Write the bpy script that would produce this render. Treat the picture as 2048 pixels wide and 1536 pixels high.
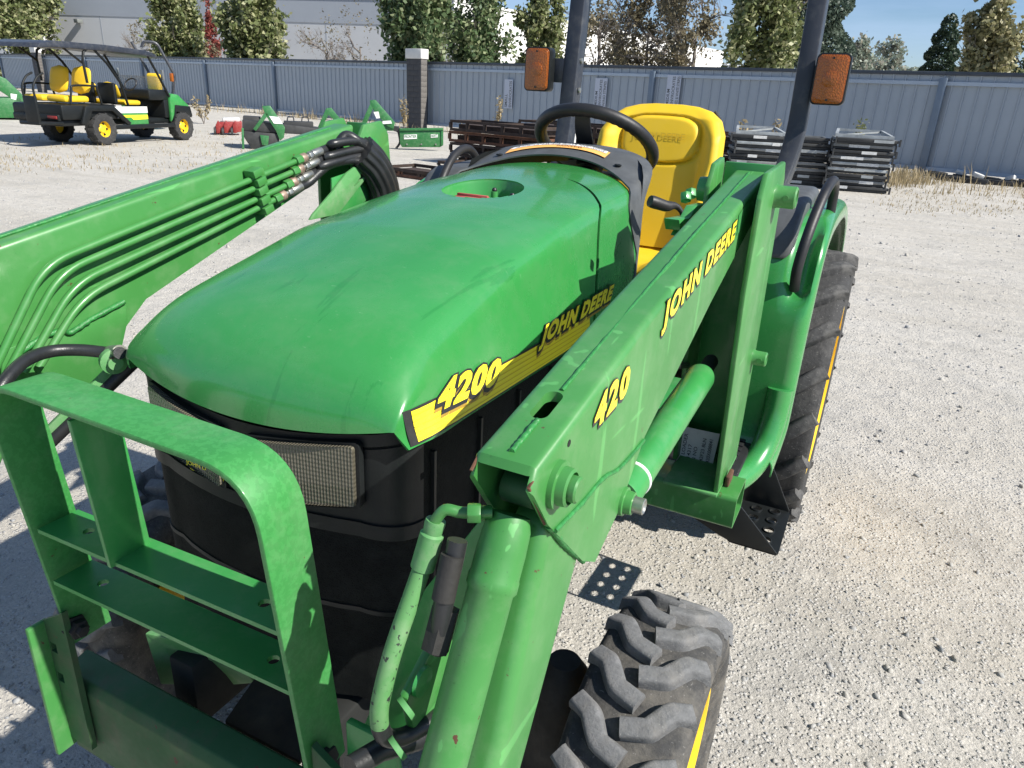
import bpy, bmesh, math, random
import numpy as np
from mathutils import Vector, Matrix
from mathutils.geometry import tessellate_polygon
random.seed(7); rng = np.random.default_rng(7)
R = math.radians
for o in list(bpy.data.objects): bpy.data.objects.remove(o)
scene = bpy.context.scene
COL = scene.collection
V = Vector
# ------------------------------------------------------------------ camera
EYE = V((.793, -2.10, 1.52)); YAW, PITCH, ROLL, FPX = R(26), R(21.8), R(2.9), 1450.0
_f = V((-math.sin(YAW)*math.cos(PITCH), math.cos(YAW)*math.cos(PITCH), -math.sin(PITCH)))
_r0 = V((math.cos(YAW), math.sin(YAW), 0)); _u0 = _r0.cross(_f)
_r = math.cos(ROLL)*_r0 + math.sin(ROLL)*_u0
_u = -math.sin(ROLL)*_r0 + math.cos(ROLL)*_u0
cam_d = bpy.data.cameras.new('camera'); cam = bpy.data.objects.new('camera', cam_d); COL.objects.link(cam)
cam.matrix_world = Matrix(((_r.x, _u.x, -_f.x, EYE.x), (_r.y, _u.y, -_f.y, EYE.y), (_r.z, _u.z, -_f.z, EYE.z), (0, 0, 0, 1)))
cam_d.sensor_width = 36; cam_d.lens = 36*FPX/2048; cam_d.clip_start = .02; cam_d.clip_end = 3000
scene.camera = cam
# ------------------------------------------------------------------ sky and sun
SUN_AZ_FRONT, SUN_EL = 3.0, 41.5          # sun stands to the tractor's left side (+X), a little to its front
sd = V((math.cos(R(SUN_EL))*math.cos(R(SUN_AZ_FRONT)), -math.cos(R(SUN_EL))*math.sin(R(SUN_AZ_FRONT)), math.sin(R(SUN_EL))))
world = bpy.data.worlds.new('World'); scene.world = world; world.use_nodes = True
wn, wl = world.node_tree.nodes, world.node_tree.links
wn.clear()
sky = wn.new('ShaderNodeTexSky'); sky.sky_type = 'NISHITA'; sky.sun_disc = False
sky.sun_elevation = R(SUN_EL); sky.sun_rotation = math.atan2(sd.x, sd.y); sky.air_density = 1.0; sky.dust_density = .0; sky.ozone_density = 4.0
tc = wn.new('ShaderNodeTexCoord'); mp = wn.new('ShaderNodeMapping'); mp.inputs['Scale'].default_value = (1.2, 1.2, 9)
ns = wn.new('ShaderNodeTexNoise'); ns.inputs['Scale'].default_value = 2.2; ns.inputs['Detail'].default_value = 6; ns.inputs['Roughness'].default_value = .55
cr = wn.new('ShaderNodeValToRGB'); cr.color_ramp.elements[0].position = .40; cr.color_ramp.elements[1].position = .78
cr.color_ramp.elements[1].color = (.75, .75, .75, 1)
mx = wn.new('ShaderNodeMixRGB'); mx.inputs['Color2'].default_value = (5.6, 7.0, 8.8, 1)
bg = wn.new('ShaderNodeBackground'); bg.inputs['Strength'].default_value = .066
wo = wn.new('ShaderNodeOutputWorld')
wl.new(tc.outputs['Generated'], mp.inputs['Vector']); wl.new(mp.outputs['Vector'], ns.inputs['Vector']); wl.new(ns.outputs['Fac'], cr.inputs['Fac'])
wl.new(cr.outputs['Color'], mx.inputs['Fac']); wl.new(sky.outputs['Color'], mx.inputs['Color1'])
wb_ = wn.new('ShaderNodeMixRGB'); wb_.blend_type = 'MULTIPLY'; wb_.inputs['Fac'].default_value = 1; wb_.inputs['Color2'].default_value = (.95, 1.0, 1.12, 1)
wl.new(mx.outputs['Color'], wb_.inputs['Color1']); wl.new(wb_.outputs['Color'], bg.inputs['Color']); wl.new(bg.outputs['Background'], wo.inputs['Surface'])
sun_d = bpy.data.lights.new('sun', 'SUN'); sun_d.energy = 5.0; sun_d.angle = R(.53); sun_d.color = (1, .955, .88)
sun = bpy.data.objects.new('sun', sun_d); COL.objects.link(sun); sun.location = (30, -5, 30)
sun.rotation_euler = sd.to_track_quat('Z', 'Y').to_euler()
vs = scene.view_settings; vs.view_transform = 'Standard'; vs.look = 'None'; vs.exposure = .66; vs.gamma = 1.0; vs.use_curve_mapping = False
scene.render.resolution_x, scene.render.resolution_y = 1024, 768
scene.cycles.max_bounces = 6

# ------------------------------------------------------------------ helpers
def ray(x, y): return (x-1024)/FPX*_r - (y-768)/FPX*_u + _f
def aX(x, y, X): d = ray(x, y); return EYE + d*((X-EYE.x)/d.x)
def aY(x, y, Y): d = ray(x, y); return EYE + d*((Y-EYE.y)/d.y)
def aZ(x, y, Z): d = ray(x, y); return EYE + d*((Z-EYE.z)/d.z)
def aV(x, y, base):                       # on the upright plane through base that faces the yard
    b = V(base); n = V((b.x-EYE.x, b.y-EYE.y, 0)).normalized(); d = ray(x, y)
    return EYE + d*(((b-EYE) @ n)/(d @ n))

def tag(o, label=None, cat=None, group=None, kind=None):
    for k, v in (('label', label), ('category', cat), ('group', group), ('kind', kind)):
        if v: o[k] = v
    return o
def empty(name, loc=(0, 0, 0), rz=0, parent=None):
    o = bpy.data.objects.new(name, None); COL.objects.link(o); o.location = loc; o.rotation_euler = (0, 0, rz)
    o.empty_display_size = .1
    if parent: o.parent = parent
    return o
def link(name, me, mat, parent=None, loc=None, rot=None):
    o = bpy.data.objects.new(name, me); COL.objects.link(o)
    if mat is not None and not me.materials: me.materials.append(M[mat] if isinstance(mat, str) else mat)
    if parent: o.parent = parent
    if loc is not None: o.location = loc
    if rot is not None: o.rotation_euler = rot
    return o
def crom(pts, n=6, closed=False):         # Catmull-Rom through points
    pts = [V(p) for p in pts]; out = []; N = len(pts)
    rg = range(N if closed else N-1)
    for i in rg:
        if closed: p0, p1, p2, p3 = pts[i-1], pts[i], pts[(i+1) % N], pts[(i+2) % N]
        else: p0, p1, p2, p3 = pts[max(i-1, 0)], pts[i], pts[i+1], pts[min(i+2, N-1)]
        for k in range(n):
            t = k/n
            out.append(.5*((2*p1)+(p2-p0)*t+(2*p0-5*p1+4*p2-p3)*t*t+(3*p1-p0-3*p2+p3)*t**3))
    if not closed: out.append(pts[-1])
    return out
def fillet(pts, r, n=5):                  # rounded polyline
    pts = [V(p) for p in pts]; out = [pts[0]]
    for a, b, c in zip(pts, pts[1:], pts[2:]):
        u, w = (a-b), (c-b); d = min(r, u.length*.49, w.length*.49)
        p, q = b+u.normalized()*d, b+w.normalized()*d
        for k in range(n+1):
            t = k/n; out.append((1-t)**2*p+2*t*(1-t)*b+t*t*q)
    out.append(pts[-1]); return out

class MB:
    def __init__(s): s.v = []; s.f = []
    def add(s, v, f):
        o = len(s.v); s.v += [tuple(p) for p in v]; s.f += [tuple(i+o for i in q) for q in f]; return s
    def box(s, lo, hi):
        (a, b, c), (d, e, f) = lo, hi
        return s.add([(a, b, c), (d, b, c), (d, e, c), (a, e, c), (a, b, f), (d, b, f), (d, e, f), (a, e, f)],
                     [(0, 3, 2, 1), (4, 5, 6, 7), (0, 1, 5, 4), (1, 2, 6, 5), (2, 3, 7, 6), (3, 0, 4, 7)])
    def obox(s, c, ax, half):
        c = V(c); a, b, d = [V(q).normalized()*h for q, h in zip(ax, half)]
        vv = [c+i*a+j*b+k*d for k in (-1, 1) for j in (-1, 1) for i in (-1, 1)]
        return s.add(vv, [(0, 2, 3, 1), (4, 5, 7, 6), (0, 1, 5, 4), (1, 3, 7, 5), (3, 2, 6, 7), (2, 0, 4, 6)])
    def bar(s, p, q, w, h, up=(0, 0, 1)):
        p, q = V(p), V(q); d = (q-p); x = d.cross(V(up))
        if x.length < 1e-6: x = d.cross(V((1, 0, 0)))
        y = x.cross(d); return s.obox((p+q)/2, (d, x, y), (d.length/2, w/2, h/2))
    def prism(s, poly, vec):
        n = len(poly); vec = V(vec); a = [V(p) for p in poly]; b = [p+vec for p in a]
        return s.add(a+b, [tuple(range(n-1, -1, -1)), tuple(range(n, 2*n))]+[(i, (i+1) % n, n+(i+1) % n, n+i) for i in range(n)])
    def loft(s, rings, closed=True, caps=True):
        n = len(rings[0]); m = len(rings); vv = [p for r_ in rings for p in r_]; ff = []
        for i in range(m-1):
            for j in range(n if closed else n-1):
                k = (j+1) % n; ff.append((i*n+j, i*n+k, (i+1)*n+k, (i+1)*n+j))
        if caps and closed: ff += [tuple(range(n-1, -1, -1)), tuple(range((m-1)*n, m*n))]
        return s.add(vv, ff)
    def tube(s, path, r, n=12, caps=True):
        path = [V(p) for p in path]; rr = r if isinstance(r, (list, tuple)) else [r]*len(path)
        T = [(path[min(i+1, len(path)-1)]-path[max(i-1, 0)]).normalized() for i in range(len(path))]
        x = T[0].orthogonal().normalized(); rings = []
        for p, t, q in zip(path, T, rr):
            x = (x-t*x.dot(t)).normalized(); y = t.cross(x)
            rings.append([p+q*(math.cos(2*math.pi*k/n)*x+math.sin(2*math.pi*k/n)*y) for k in range(n)])
        return s.loft(rings, True, caps)
    def lathe(s, prof, o, axis, n=32, a0=0, a1=2*math.pi, caps=True):   # prof: (radius, along)
        o, axis = V(o), V(axis).normalized(); x = axis.orthogonal().normalized(); y = axis.cross(x); full = abs(a1-a0-2*math.pi) < 1e-6
        m = n if full else n+1; rings = []
        for q, h in prof: rings.append([o+axis*h+q*(math.cos(a0+(a1-a0)*k/n)*x+math.sin(a0+(a1-a0)*k/n)*y) for k in range(m)])
        return s.loft(rings, full, full and caps)
    def cyl(s, p, q, r, n=24, r2=None, ch=0):
        p, q = V(p), V(q); L = (q-p).length; r2 = r if r2 is None else r2
        pf = [(r, 0), (r2, L)] if not ch else [(r-ch, 0), (r, ch), (r2, L-ch), (r2-ch, L)]
        return s.lathe(pf, p, q-p, n)
    def plate(s, outer, holes, fn, t):       # flat plate with holes: 2-D loops, fn(u, v, w) -> point
        loops = [outer]+holes; flat = [p for l in loops for p in l]; n = len(flat)
        tri = tessellate_polygon([[V((p[0], p[1], 0)) for p in l] for l in loops])
        vv = [fn(p[0], p[1], 0) for p in flat]+[fn(p[0], p[1], t) for p in flat]; ff = []
        for a, b, c in tri: ff += [(a, b, c), (c+n, b+n, a+n)]
        k = 0
        for l in loops:
            for i in range(len(l)): a, b = k+i, k+(i+1) % len(l); ff.append((a, b, b+n, a+n))
            k += len(l)
        return s.add(vv, ff)
    def mesh(s, name='m', bevel=0, seg=2, smooth=32, merge=False, bang=28, bsel=None):
        me = bpy.data.meshes.new(name); me.from_pydata(s.v, [], s.f)
        bm = bmesh.new(); bm.from_mesh(me)
        if merge: bmesh.ops.remove_doubles(bm, verts=bm.verts, dist=1e-5)
        bmesh.ops.recalc_face_normals(bm, faces=bm.faces)
        if bevel:
            es = [e for e in bm.edges if len(e.link_faces) == 2 and e.calc_face_angle(0) > R(bang) and (bsel is None or bsel(e))]
            bmesh.ops.bevel(bm, geom=es, offset=bevel, segments=seg, profile=.5, affect='EDGES', clamp_overlap=True)
        bm.to_mesh(me); bm.free()
        if smooth:
            me.polygons.foreach_set('use_smooth', [True]*len(me.polygons)); me.set_sharp_from_angle(angle=R(smooth))
        return me
    def build(s, name, mat, parent=None, loc=None, rot=None, **k):
        return link(name, s.mesh(name, **k), mat, parent, loc, rot)
def circle(cx, cy, r, n=20, ry=None):
    ry = r if ry is None else ry
    return [(cx+r*math.cos(2*math.pi*k/n), cy+ry*math.sin(2*math.pi*k/n)) for k in range(n)]
def rrect(x0, y0, x1, y1, r, n=5):
    out = []
    for cx, cy, a in ((x1-r, y0+r, -90), (x1-r, y1-r, 0), (x0+r, y1-r, 90), (x0+r, y0+r, 180)):
        for k in range(n+1): t = R(a+90*k/n); out.append((cx+r*math.cos(t), cy+r*math.sin(t)))
    return out
def cut(o, cutter):                       # boolean difference, applied
    c = bpy.data.objects.new('cutter', cutter); COL.objects.link(c)
    m = o.modifiers.new('b', 'BOOLEAN'); m.operation = 'DIFFERENCE'; m.object = c; m.solver = 'EXACT'
    dg = bpy.context.evaluated_depsgraph_get(); dg.update()
    me = bpy.data.meshes.new_from_object(o.evaluated_get(dg)); o.modifiers.clear(); o.data = me
    bpy.data.objects.remove(c)
    return o
_tx = {}
def glyphs(body, bold=.0, shear=0, space=1.0):     # lettering as (verts2d, faces, size), unit box
    key = (body, bold, shear, space)
    if key in _tx: return _tx[key]
    cu = bpy.data.curves.new('t', 'FONT'); cu.body = body; cu.offset = bold; cu.shear = shear; cu.space_character = space; cu.resolution_u = 3
    cu.align_x = 'LEFT'; cu.size = 1
    o = bpy.data.objects.new('t', cu); COL.objects.link(o); dg = bpy.context.evaluated_depsgraph_get(); dg.update()
    me = bpy.data.meshes.new_from_object(o.evaluated_get(dg)); vv = [(v.co.x, v.co.y) for v in me.vertices]; ff = [tuple(p.vertices) for p in me.polygons]
    bpy.data.objects.remove(o); bpy.data.meshes.remove(me)
    _tx[key] = (vv, ff); return _tx[key]
def text(name, body, mat, parent, fn, w, h, bold=0, shear=0, space=1, dx=0, dy=0, lift=0, ref=None):
    vv, ff = glyphs(body, bold, shear, space); rv, _ = glyphs(body, ref if ref is not None else bold, shear, space)
    x0, x1 = min(p[0] for p in rv), max(p[0] for p in rv); y0, y1 = min(p[1] for p in rv), max(p[1] for p in rv)
    mb = MB(); mb.add([fn((p[0]-x0)/(x1-x0)*w+dx, (p[1]-y0)/(y1-y0)*h+dy, lift) for p in vv], ff)
    return mb.build(name, mat, parent, smooth=0)
def copy_tree(o, parent=None):
    c = o.copy(); COL.objects.link(c); c.parent = parent
    for ch in list(o.children): copy_tree(ch, c)
    return c
# ------------------------------------------------------------------ materials
M = {}
class NT:
    def __init__(s, name):
        s.m = bpy.data.materials.new(name); s.m.use_nodes = True; s.n = s.m.node_tree.nodes; s.l = s.m.node_tree.links
        s.b = s.n['Principled BSDF']; M[name] = s.m; s.tc = s.n.new('ShaderNodeTexCoord')
    def noise(s, scale, detail=4, rough=.55, stretch=None, kind='Object', dist=0):
        n = s.n.new('ShaderNodeTexNoise'); n.inputs['Scale'].default_value = scale; n.inputs['Detail'].default_value = detail; n.inputs['Roughness'].default_value = rough; n.inputs['Distortion'].default_value = dist
        src = s.tc.outputs[kind]
        if stretch:
            mp = s.n.new('ShaderNodeMapping'); mp.inputs['Scale'].default_value = stretch; s.l.new(src, mp.inputs['Vector']); src = mp.outputs['Vector']
        s.l.new(src, n.inputs['Vector']); return n.outputs['Fac']
    def voro(s, scale, feat='F1', stretch=None, out='Distance'):
        n = s.n.new('ShaderNodeTexVoronoi'); n.inputs['Scale'].default_value = scale; n.feature = feat
        src = s.tc.outputs['Object']
        if stretch:
            mp = s.n.new('ShaderNodeMapping'); mp.inputs['Scale'].default_value = stretch; s.l.new(src, mp.inputs['Vector']); src = mp.outputs['Vector']
        s.l.new(src, n.inputs['Vector']); return n.outputs[out]
    def ramp(s, fac, a, b, ca=(0, 0, 0, 1), cb=(1, 1, 1, 1)):
        n = s.n.new('ShaderNodeValToRGB'); e = n.color_ramp.elements; e[0].position, e[1].position = a, b
        e[0].color = ca if len(ca) == 4 else (*ca, 1); e[1].color = cb if len(cb) == 4 else (*cb, 1); s.l.new(fac, n.inputs['Fac']); return n.outputs['Color']
    def mix(s, fac, c1, c2, mode='MIX'):
        n = s.n.new('ShaderNodeMixRGB'); n.blend_type = mode
        for k, v in (('Fac', fac), ('Color1', c1), ('Color2', c2)):
            if hasattr(v, 'links') or hasattr(v, 'is_output'): s.l.new(v, n.inputs[k])
            else: n.inputs[k].default_value = v if k == 'Fac' else (*v[:3], 1)
        return n.outputs['Color']
    def math(s, op, a, b):
        n = s.n.new('ShaderNodeMath'); n.operation = op
        for i, v in enumerate((a, b)):
            if hasattr(v, 'is_output'): s.l.new(v, n.inputs[i])
            else: n.inputs[i].default_value = v
        return n.outputs[0]
    def col(s, c): (s.l.new(c, s.b.inputs['Base Color']) if hasattr(c, 'is_output') else setattr(s.b.inputs['Base Color'], 'default_value', (*c, 1))); return s
    def rough(s, c): (s.l.new(c, s.b.inputs['Roughness']) if hasattr(c, 'is_output') else setattr(s.b.inputs['Roughness'], 'default_value', c)); return s
    def bump(s, h, strength=.3, dist=.01):
        n = s.n.new('ShaderNodeBump'); n.inputs['Strength'].default_value = strength; n.inputs['Distance'].default_value = dist
        s.l.new(h, n.inputs['Height']); s.l.new(n.outputs['Normal'], s.b.inputs['Normal']); return s
    def set(s, **k):
        for a, v in k.items(): s.b.inputs[a.replace('_', ' ')].default_value = v
        return s
def paint(name, c, rough=.36, coat=.25, dust=.12, dustcol=(.42, .40, .33), chips=0, chipcol=(.09, .035, .02), fade=.15, orange=.03, mott=0, scr=0, chipscale=46):
    t = NT(name); c2 = tuple(min(1, x*(1+fade)+.01) for x in c)
    base = t.mix(t.ramp(t.noise(3.5, 5), .35, .7), c, c2)
    if mott: base = t.mix(t.math('MULTIPLY', t.ramp(t.noise(120, 4, .6, dist=.4), .50, .53), mott), base, tuple(min(1, x*1.45+.02) for x in c))
    d = t.math('MULTIPLY', t.ramp(t.noise(14, 8, .7), .48, .78), dust); base = t.mix(d, base, dustcol)
    fl = t.math('MULTIPLY', t.ramp(t.noise(230, 2, .5), .70, .74), .5*min(1, dust*4)); base = t.mix(fl, base, tuple(x*.35 for x in c))
    if scr:
        for st_ in ((1, .06, .5), (.5, .5, .05)): base = t.mix(t.math('MULTIPLY', t.ramp(t.noise(70, 2, .4, st_), .70, .715), scr), base, tuple(min(1, x*2.2+.05) for x in c))
    if chips:
        k = t.ramp(t.noise(chipscale, 5, .62), .715-.07*chips, .73-.07*chips)
        base = t.mix(k, base, chipcol)
    t.col(base); t.rough(t.ramp(t.noise(9, 6, .7), .2, .85, (rough*.75,)*3, (min(1, rough*1.5),)*3)).set(Coat_Weight=coat, Coat_Roughness=.12)
    t.bump(t.noise(420, 2), orange, .002); return t
GREEN = (.031, .232, .050)
def hood_mat():
    t = NT('hood_green'); c = GREEN
    base = t.mix(t.ramp(t.noise(3, 5), .35, .7), c, (.036, .246, .057))
    # dried rain runs and scuffs, drawn out along the bonnet
    st = t.ramp(t.noise(4.0, 6, .62, (8, 1.3, 1), dist=.8), .635, .648); base = t.mix(t.math('MULTIPLY', st, .55), base, (.018, .180, .036))
    d = t.math('MULTIPLY', t.ramp(t.noise(13, 9, .75), .45, .75), .11); base = t.mix(d, base, (.30, .33, .24))
    sc = t.math('MULTIPLY', t.ramp(t.noise(60, 3, .5, (1, 6, 1)), .72, .75), .3); base = t.mix(sc, base, (.3, .5, .3))
    t.col(base); t.rough(t.ramp(t.noise(8, 6, .7), .2, .85, (.20,)*3, (.36,)*3)).set(Coat_Weight=.6, Coat_Roughness=.1); t.bump(t.noise(300, 2), .02, .002)
hood_mat()
paint('green', GREEN, dust=.16, chips=.0)
paint('arm_green', (.043, .195, .042), rough=.38, coat=.18, dust=.14, chips=.25, fade=.2, scr=.35)
paint('worn_green', (.041, .198, .041), rough=.46, coat=.08, dust=.2, chips=.62, fade=.3, scr=.4)
paint('mottled_green', (.034, .215, .046), rough=.45, coat=.1, dust=.14, chips=.05, mott=.3)
paint('shaded_dirty_green', (.018, .085, .024), rough=.6, coat=.0, dust=.7, dustcol=(.085, .07, .045), chips=.6)  # brown dirt, with the shade on these parts put into a darker green
paint('hose_worn', (.075, .22, .065), rough=.6, coat=0, dust=.3, chips=1.7, chipcol=(.022, .03, .022), chipscale=110)
paint('pale_green', (.075, .25, .075), rough=.55, coat=0, dust=.4, chips=.3)
paint('implement_green', (.018, .135, .034), rough=.45, coat=.1, dust=.2)
paint('yellow', (.80, .53, .015), rough=.42, coat=.1, dust=.1, fade=.08)
paint('seat_yellow', (.72, .47, .012), rough=.5, coat=.0, dust=.05, fade=.06, orange=.18)
paint('rops_black', (.018, .022, .032), rough=.45, coat=.15, dust=.14, orange=.25)
paint('decal_yellow', (.92, .78, .03), rough=.35, coat=.2, dust=.06, fade=.03)
paint('decal_gold', (.62, .42, .02), rough=.4, coat=.1, dust=.06)
paint('decal_black', (.018, .018, .02), rough=.4, coat=.1, dust=.05)
paint('decal_brown', (.34, .21, .03), rough=.4, coat=.1, dust=.06)
paint('white', (.72, .72, .70), rough=.5, coat=0, dust=.2)
paint('label_white', (.62, .63, .62), rough=.55, coat=0, dust=.5, dustcol=(.35, .36, .34))
paint('label_ink', (.08, .085, .09), rough=.6, coat=0, dust=.3)
paint('orange_label', (.80, .40, .10), rough=.5, coat=0, dust=.05)
paint('red', (.24, .018, .016), rough=.45, coat=.1, dust=.2)
paint('red_cap', (.33, .045, .035), rough=.65, coat=0, dust=.35, dustcol=(.4, .3, .25))
def simple(name, c, rough=.5, metal=0, spread=.25, scale=20, bump=0, bscale=150, dist=.004):
    t = NT(name); base = t.mix(t.ramp(t.noise(scale, 6, .65), .3, .75), tuple(x*(1-spread) for x in c), tuple(min(1, x*(1+spread)) for x in c))
    t.col(base).rough(t.ramp(t.noise(scale*.7, 5), .25, .8, (rough*.8,)*3, (min(1, rough*1.2),)*3)).set(Metallic=metal)
    if bump: t.bump(t.noise(bscale, 4, .6), bump, dist)
    return t
simple('black_plastic', (.010, .012, .0125), .45, bump=.08, bscale=400).set(Specular_IOR_Level=.35)
simple('dash_grey', (.075, .08, .082), .55, bump=.15, bscale=700, dist=.001)
simple('black_rubber', (.015, .015, .016), .5, bump=.1)
simple('hose', (.020, .021, .022), .38, spread=.35, bump=.12, bscale=300)
simple('dark_iron', (.022, .021, .019), .7, spread=.5, bump=.2)
simple('engine_dark', (.010, .011, .010), .8)
simple('zinc', (.42, .42, .38), .38, metal=.85, spread=.25, scale=60)
simple('rusty_zinc', (.36, .26, .2), .5, metal=.5, spread=.5, scale=70)
simple('rust', (.12, .052, .028), .85, spread=.45, scale=12, bump=.3)
simple('dark_rust', (.045, .028, .02), .85, spread=.5, scale=9, bump=.3)
simple('rust_brown_plate', (.05, .030, .018), .75, spread=.5, scale=18)
simple('galv', (.36, .38, .38), .5, metal=.25, spread=.3, scale=6)
simple('grey_steel', (.21, .215, .21), .55, metal=.1, spread=.45, scale=4)
simple('dark_steel', (.035, .036, .036), .65, spread=.5, scale=5)
simple('fence_sheet', (.33, .37, .41), .5, spread=.06, scale=.9)
simple('fence_rail', (.36, .42, .49), .45, spread=.1, scale=2)
simple('fence_cap', (.045, .055, .07), .5, spread=.2, scale=3)
simple('fence_post', (.15, .19, .24), .5, spread=.15, scale=2)
simple('block_dark', (.060, .060, .064), .85, spread=.3, scale=6, bump=.3, bscale=60)
simple('mortar', (.045, .045, .047), .9)
simple('pillar_lit_side', (.13, .12, .11), .85)  # sunlit flank of the pillar: its light is put into this paler colour
simple('cap_white', (.62, .61, .58), .7, spread=.1, scale=3)
simple('wall_shaded', (.45, .46, .47), .75, spread=.05, scale=.3)  # same building as the white side wall, greyed to stand for shade
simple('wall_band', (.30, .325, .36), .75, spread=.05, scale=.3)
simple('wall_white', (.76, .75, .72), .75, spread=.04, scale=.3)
simple('roof_trim', (.16, .17, .16), .6)
simple('bark', (.11, .095, .08), .9, spread=.4, scale=8, bump=.4, bscale=20)
simple('bare_twig', (.20, .175, .155), .9, spread=.3, scale=3)
simple('brown_wood', (.17, .09, .05), .85, spread=.3, scale=5)
simple('litter_white', (.6, .6, .58), .6)
simple('weld', (.03, .20, .045), .42, spread=.35, scale=90, bump=.5, bscale=160)
simple('grip_silver', (.30, .31, .30), .35, metal=.6)
simple('sign_paper', (.47, .50, .57), .6, spread=.06)
def leafmat(name, a, b, c):
    t = NT(name); n = t.noise(1.1, 3, .6); k = t.ramp(n, .36, .66, a, b)
    g = t.n.new('ShaderNodeNewGeometry'); rp = g.outputs['Random Per Island']
    k = t.mix(t.ramp(rp, .66, .72), k, c); k = t.mix(t.math('MULTIPLY', rp, .25), k, tuple(x*.45 for x in a))
    t.col(k).rough(.5); t.set(Specular_IOR_Level=.35)
    tr = t.n.new('ShaderNodeBsdfTranslucent'); t.l.new(k, tr.inputs['Color']); ms = t.n.new('ShaderNodeMixShader'); ms.inputs['Fac'].default_value = .3
    out = t.n['Material Output']; t.l.new(t.b.outputs[0], ms.inputs[1]); t.l.new(tr.outputs[0], ms.inputs[2]); t.l.new(ms.outputs[0], out.inputs['Surface'])
leafmat('leaf_olive', (.125, .16, .060), (.20, .225, .085), (.44, .44, .24))
leafmat('leaf_green', (.075, .13, .055), (.13, .18, .075), (.32, .36, .19))
leafmat('leaf_yellow', (.19, .19, .09), (.29, .27, .13), (.52, .47, .28))
leafmat('leaf_brown', (.15, .14, .085), (.21, .17, .11), (.27, .23, .14))
leafmat('leaf_red', (.24, .05, .045), (.30, .08, .06), (.34, .13, .09))
leafmat('leaf_conifer', (.065, .10, .075), (.10, .135, .095), (.13, .165, .12))
leafmat('leaf_dark', (.030, .058, .034), (.05, .08, .045), (.07, .10, .06))
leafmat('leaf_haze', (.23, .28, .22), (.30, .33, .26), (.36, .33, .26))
leafmat('dry_grass', (.30, .24, .13), (.40, .32, .18), (.50, .41, .26))
leafmat('weed_green', (.14, .17, .07), (.24, .24, .11), (.36, .33, .18))
def tyre_mat(name, a, b, dust, lo, hi):
    t = NT(name); base = t.mix(t.ramp(t.noise(55, 6, .7), .3, .7), a, b)
    d = t.math('MULTIPLY', t.ramp(t.noise(12, 8, .7), lo, hi), .9); base = t.mix(d, base, dust)
    sp = t.ramp(t.noise(190, 2, .5), .66, .72); base = t.mix(t.math('MULTIPLY', sp, .45), base, (.30, .29, .27))
    t.col(base).rough(.78); t.bump(t.noise(110, 7, .75), .55, .005)
tyre_mat('tyre_base', (.028, .028, .028), (.055, .054, .052), (.17, .155, .130), .44, .72)
tyre_mat('tyre_lug', (.10, .102, .103), (.185, .186, .186), (.22, .205, .18), .50, .80)
tyre_mat('tyre_rear', (.018, .018, .018), (.038, .038, .038), (.10, .096, .09), .52, .82)
tyre_mat('tyre_rear_lug', (.024, .024, .024), (.060, .060, .060), (.15, .145, .135), .45, .72)
def screen_mat(name, sc, wire):
    t = NT(name); v = t.voro(sc, 'F1'); k = t.ramp(v, .30, .42)
    base = t.mix(k, (.004, .004, .004), wire); base = t.mix(t.math('MULTIPLY', t.ramp(t.noise(26, 6, .7), .45, .75), .35), base, (.03, .032, .03))
    t.col(base).rough(.7).set(Specular_IOR_Level=.12); t.bump(k, .5, .002)
screen_mat('screen', 300, (.0075, .009, .009))  # near black: deep shade on the nose is put into the mesh colour
def lens_mat():
    t = NT('headlamp_glass'); w = t.n.new('ShaderNodeTexWave'); w.inputs['Scale'].default_value = 62; w.bands_direction = 'X'; t.l.new(t.tc.outputs['Object'], w.inputs['Vector'])
    w2 = t.n.new('ShaderNodeTexWave'); w2.inputs['Scale'].default_value = 46; w2.bands_direction = 'Z'; t.l.new(t.tc.outputs['Object'], w2.inputs['Vector'])
    h = t.math('ADD', w.outputs['Fac'], t.math('MULTIPLY', w2.outputs['Fac'], .5))
    t.col(t.mix(t.ramp(w.outputs['Fac'], .2, .8), (.085, .078, .058), (.16, .145, .108))).rough(.16).set(Coat_Weight=.6, Transmission_Weight=.0, IOR=1.45); t.bump(h, .4, .003)
lens_mat()
def amber():
    t = NT('amber'); v = t.voro(190, 'F1', (1, 1, .8)); n = t.noise(30, 3)
    t.col(t.mix(t.ramp(v, .1, .6), (.42, .115, .006), (.30, .075, .004))).rough(.25).set(Coat_Weight=.4); t.bump(v, .45, .003)
amber()
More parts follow.
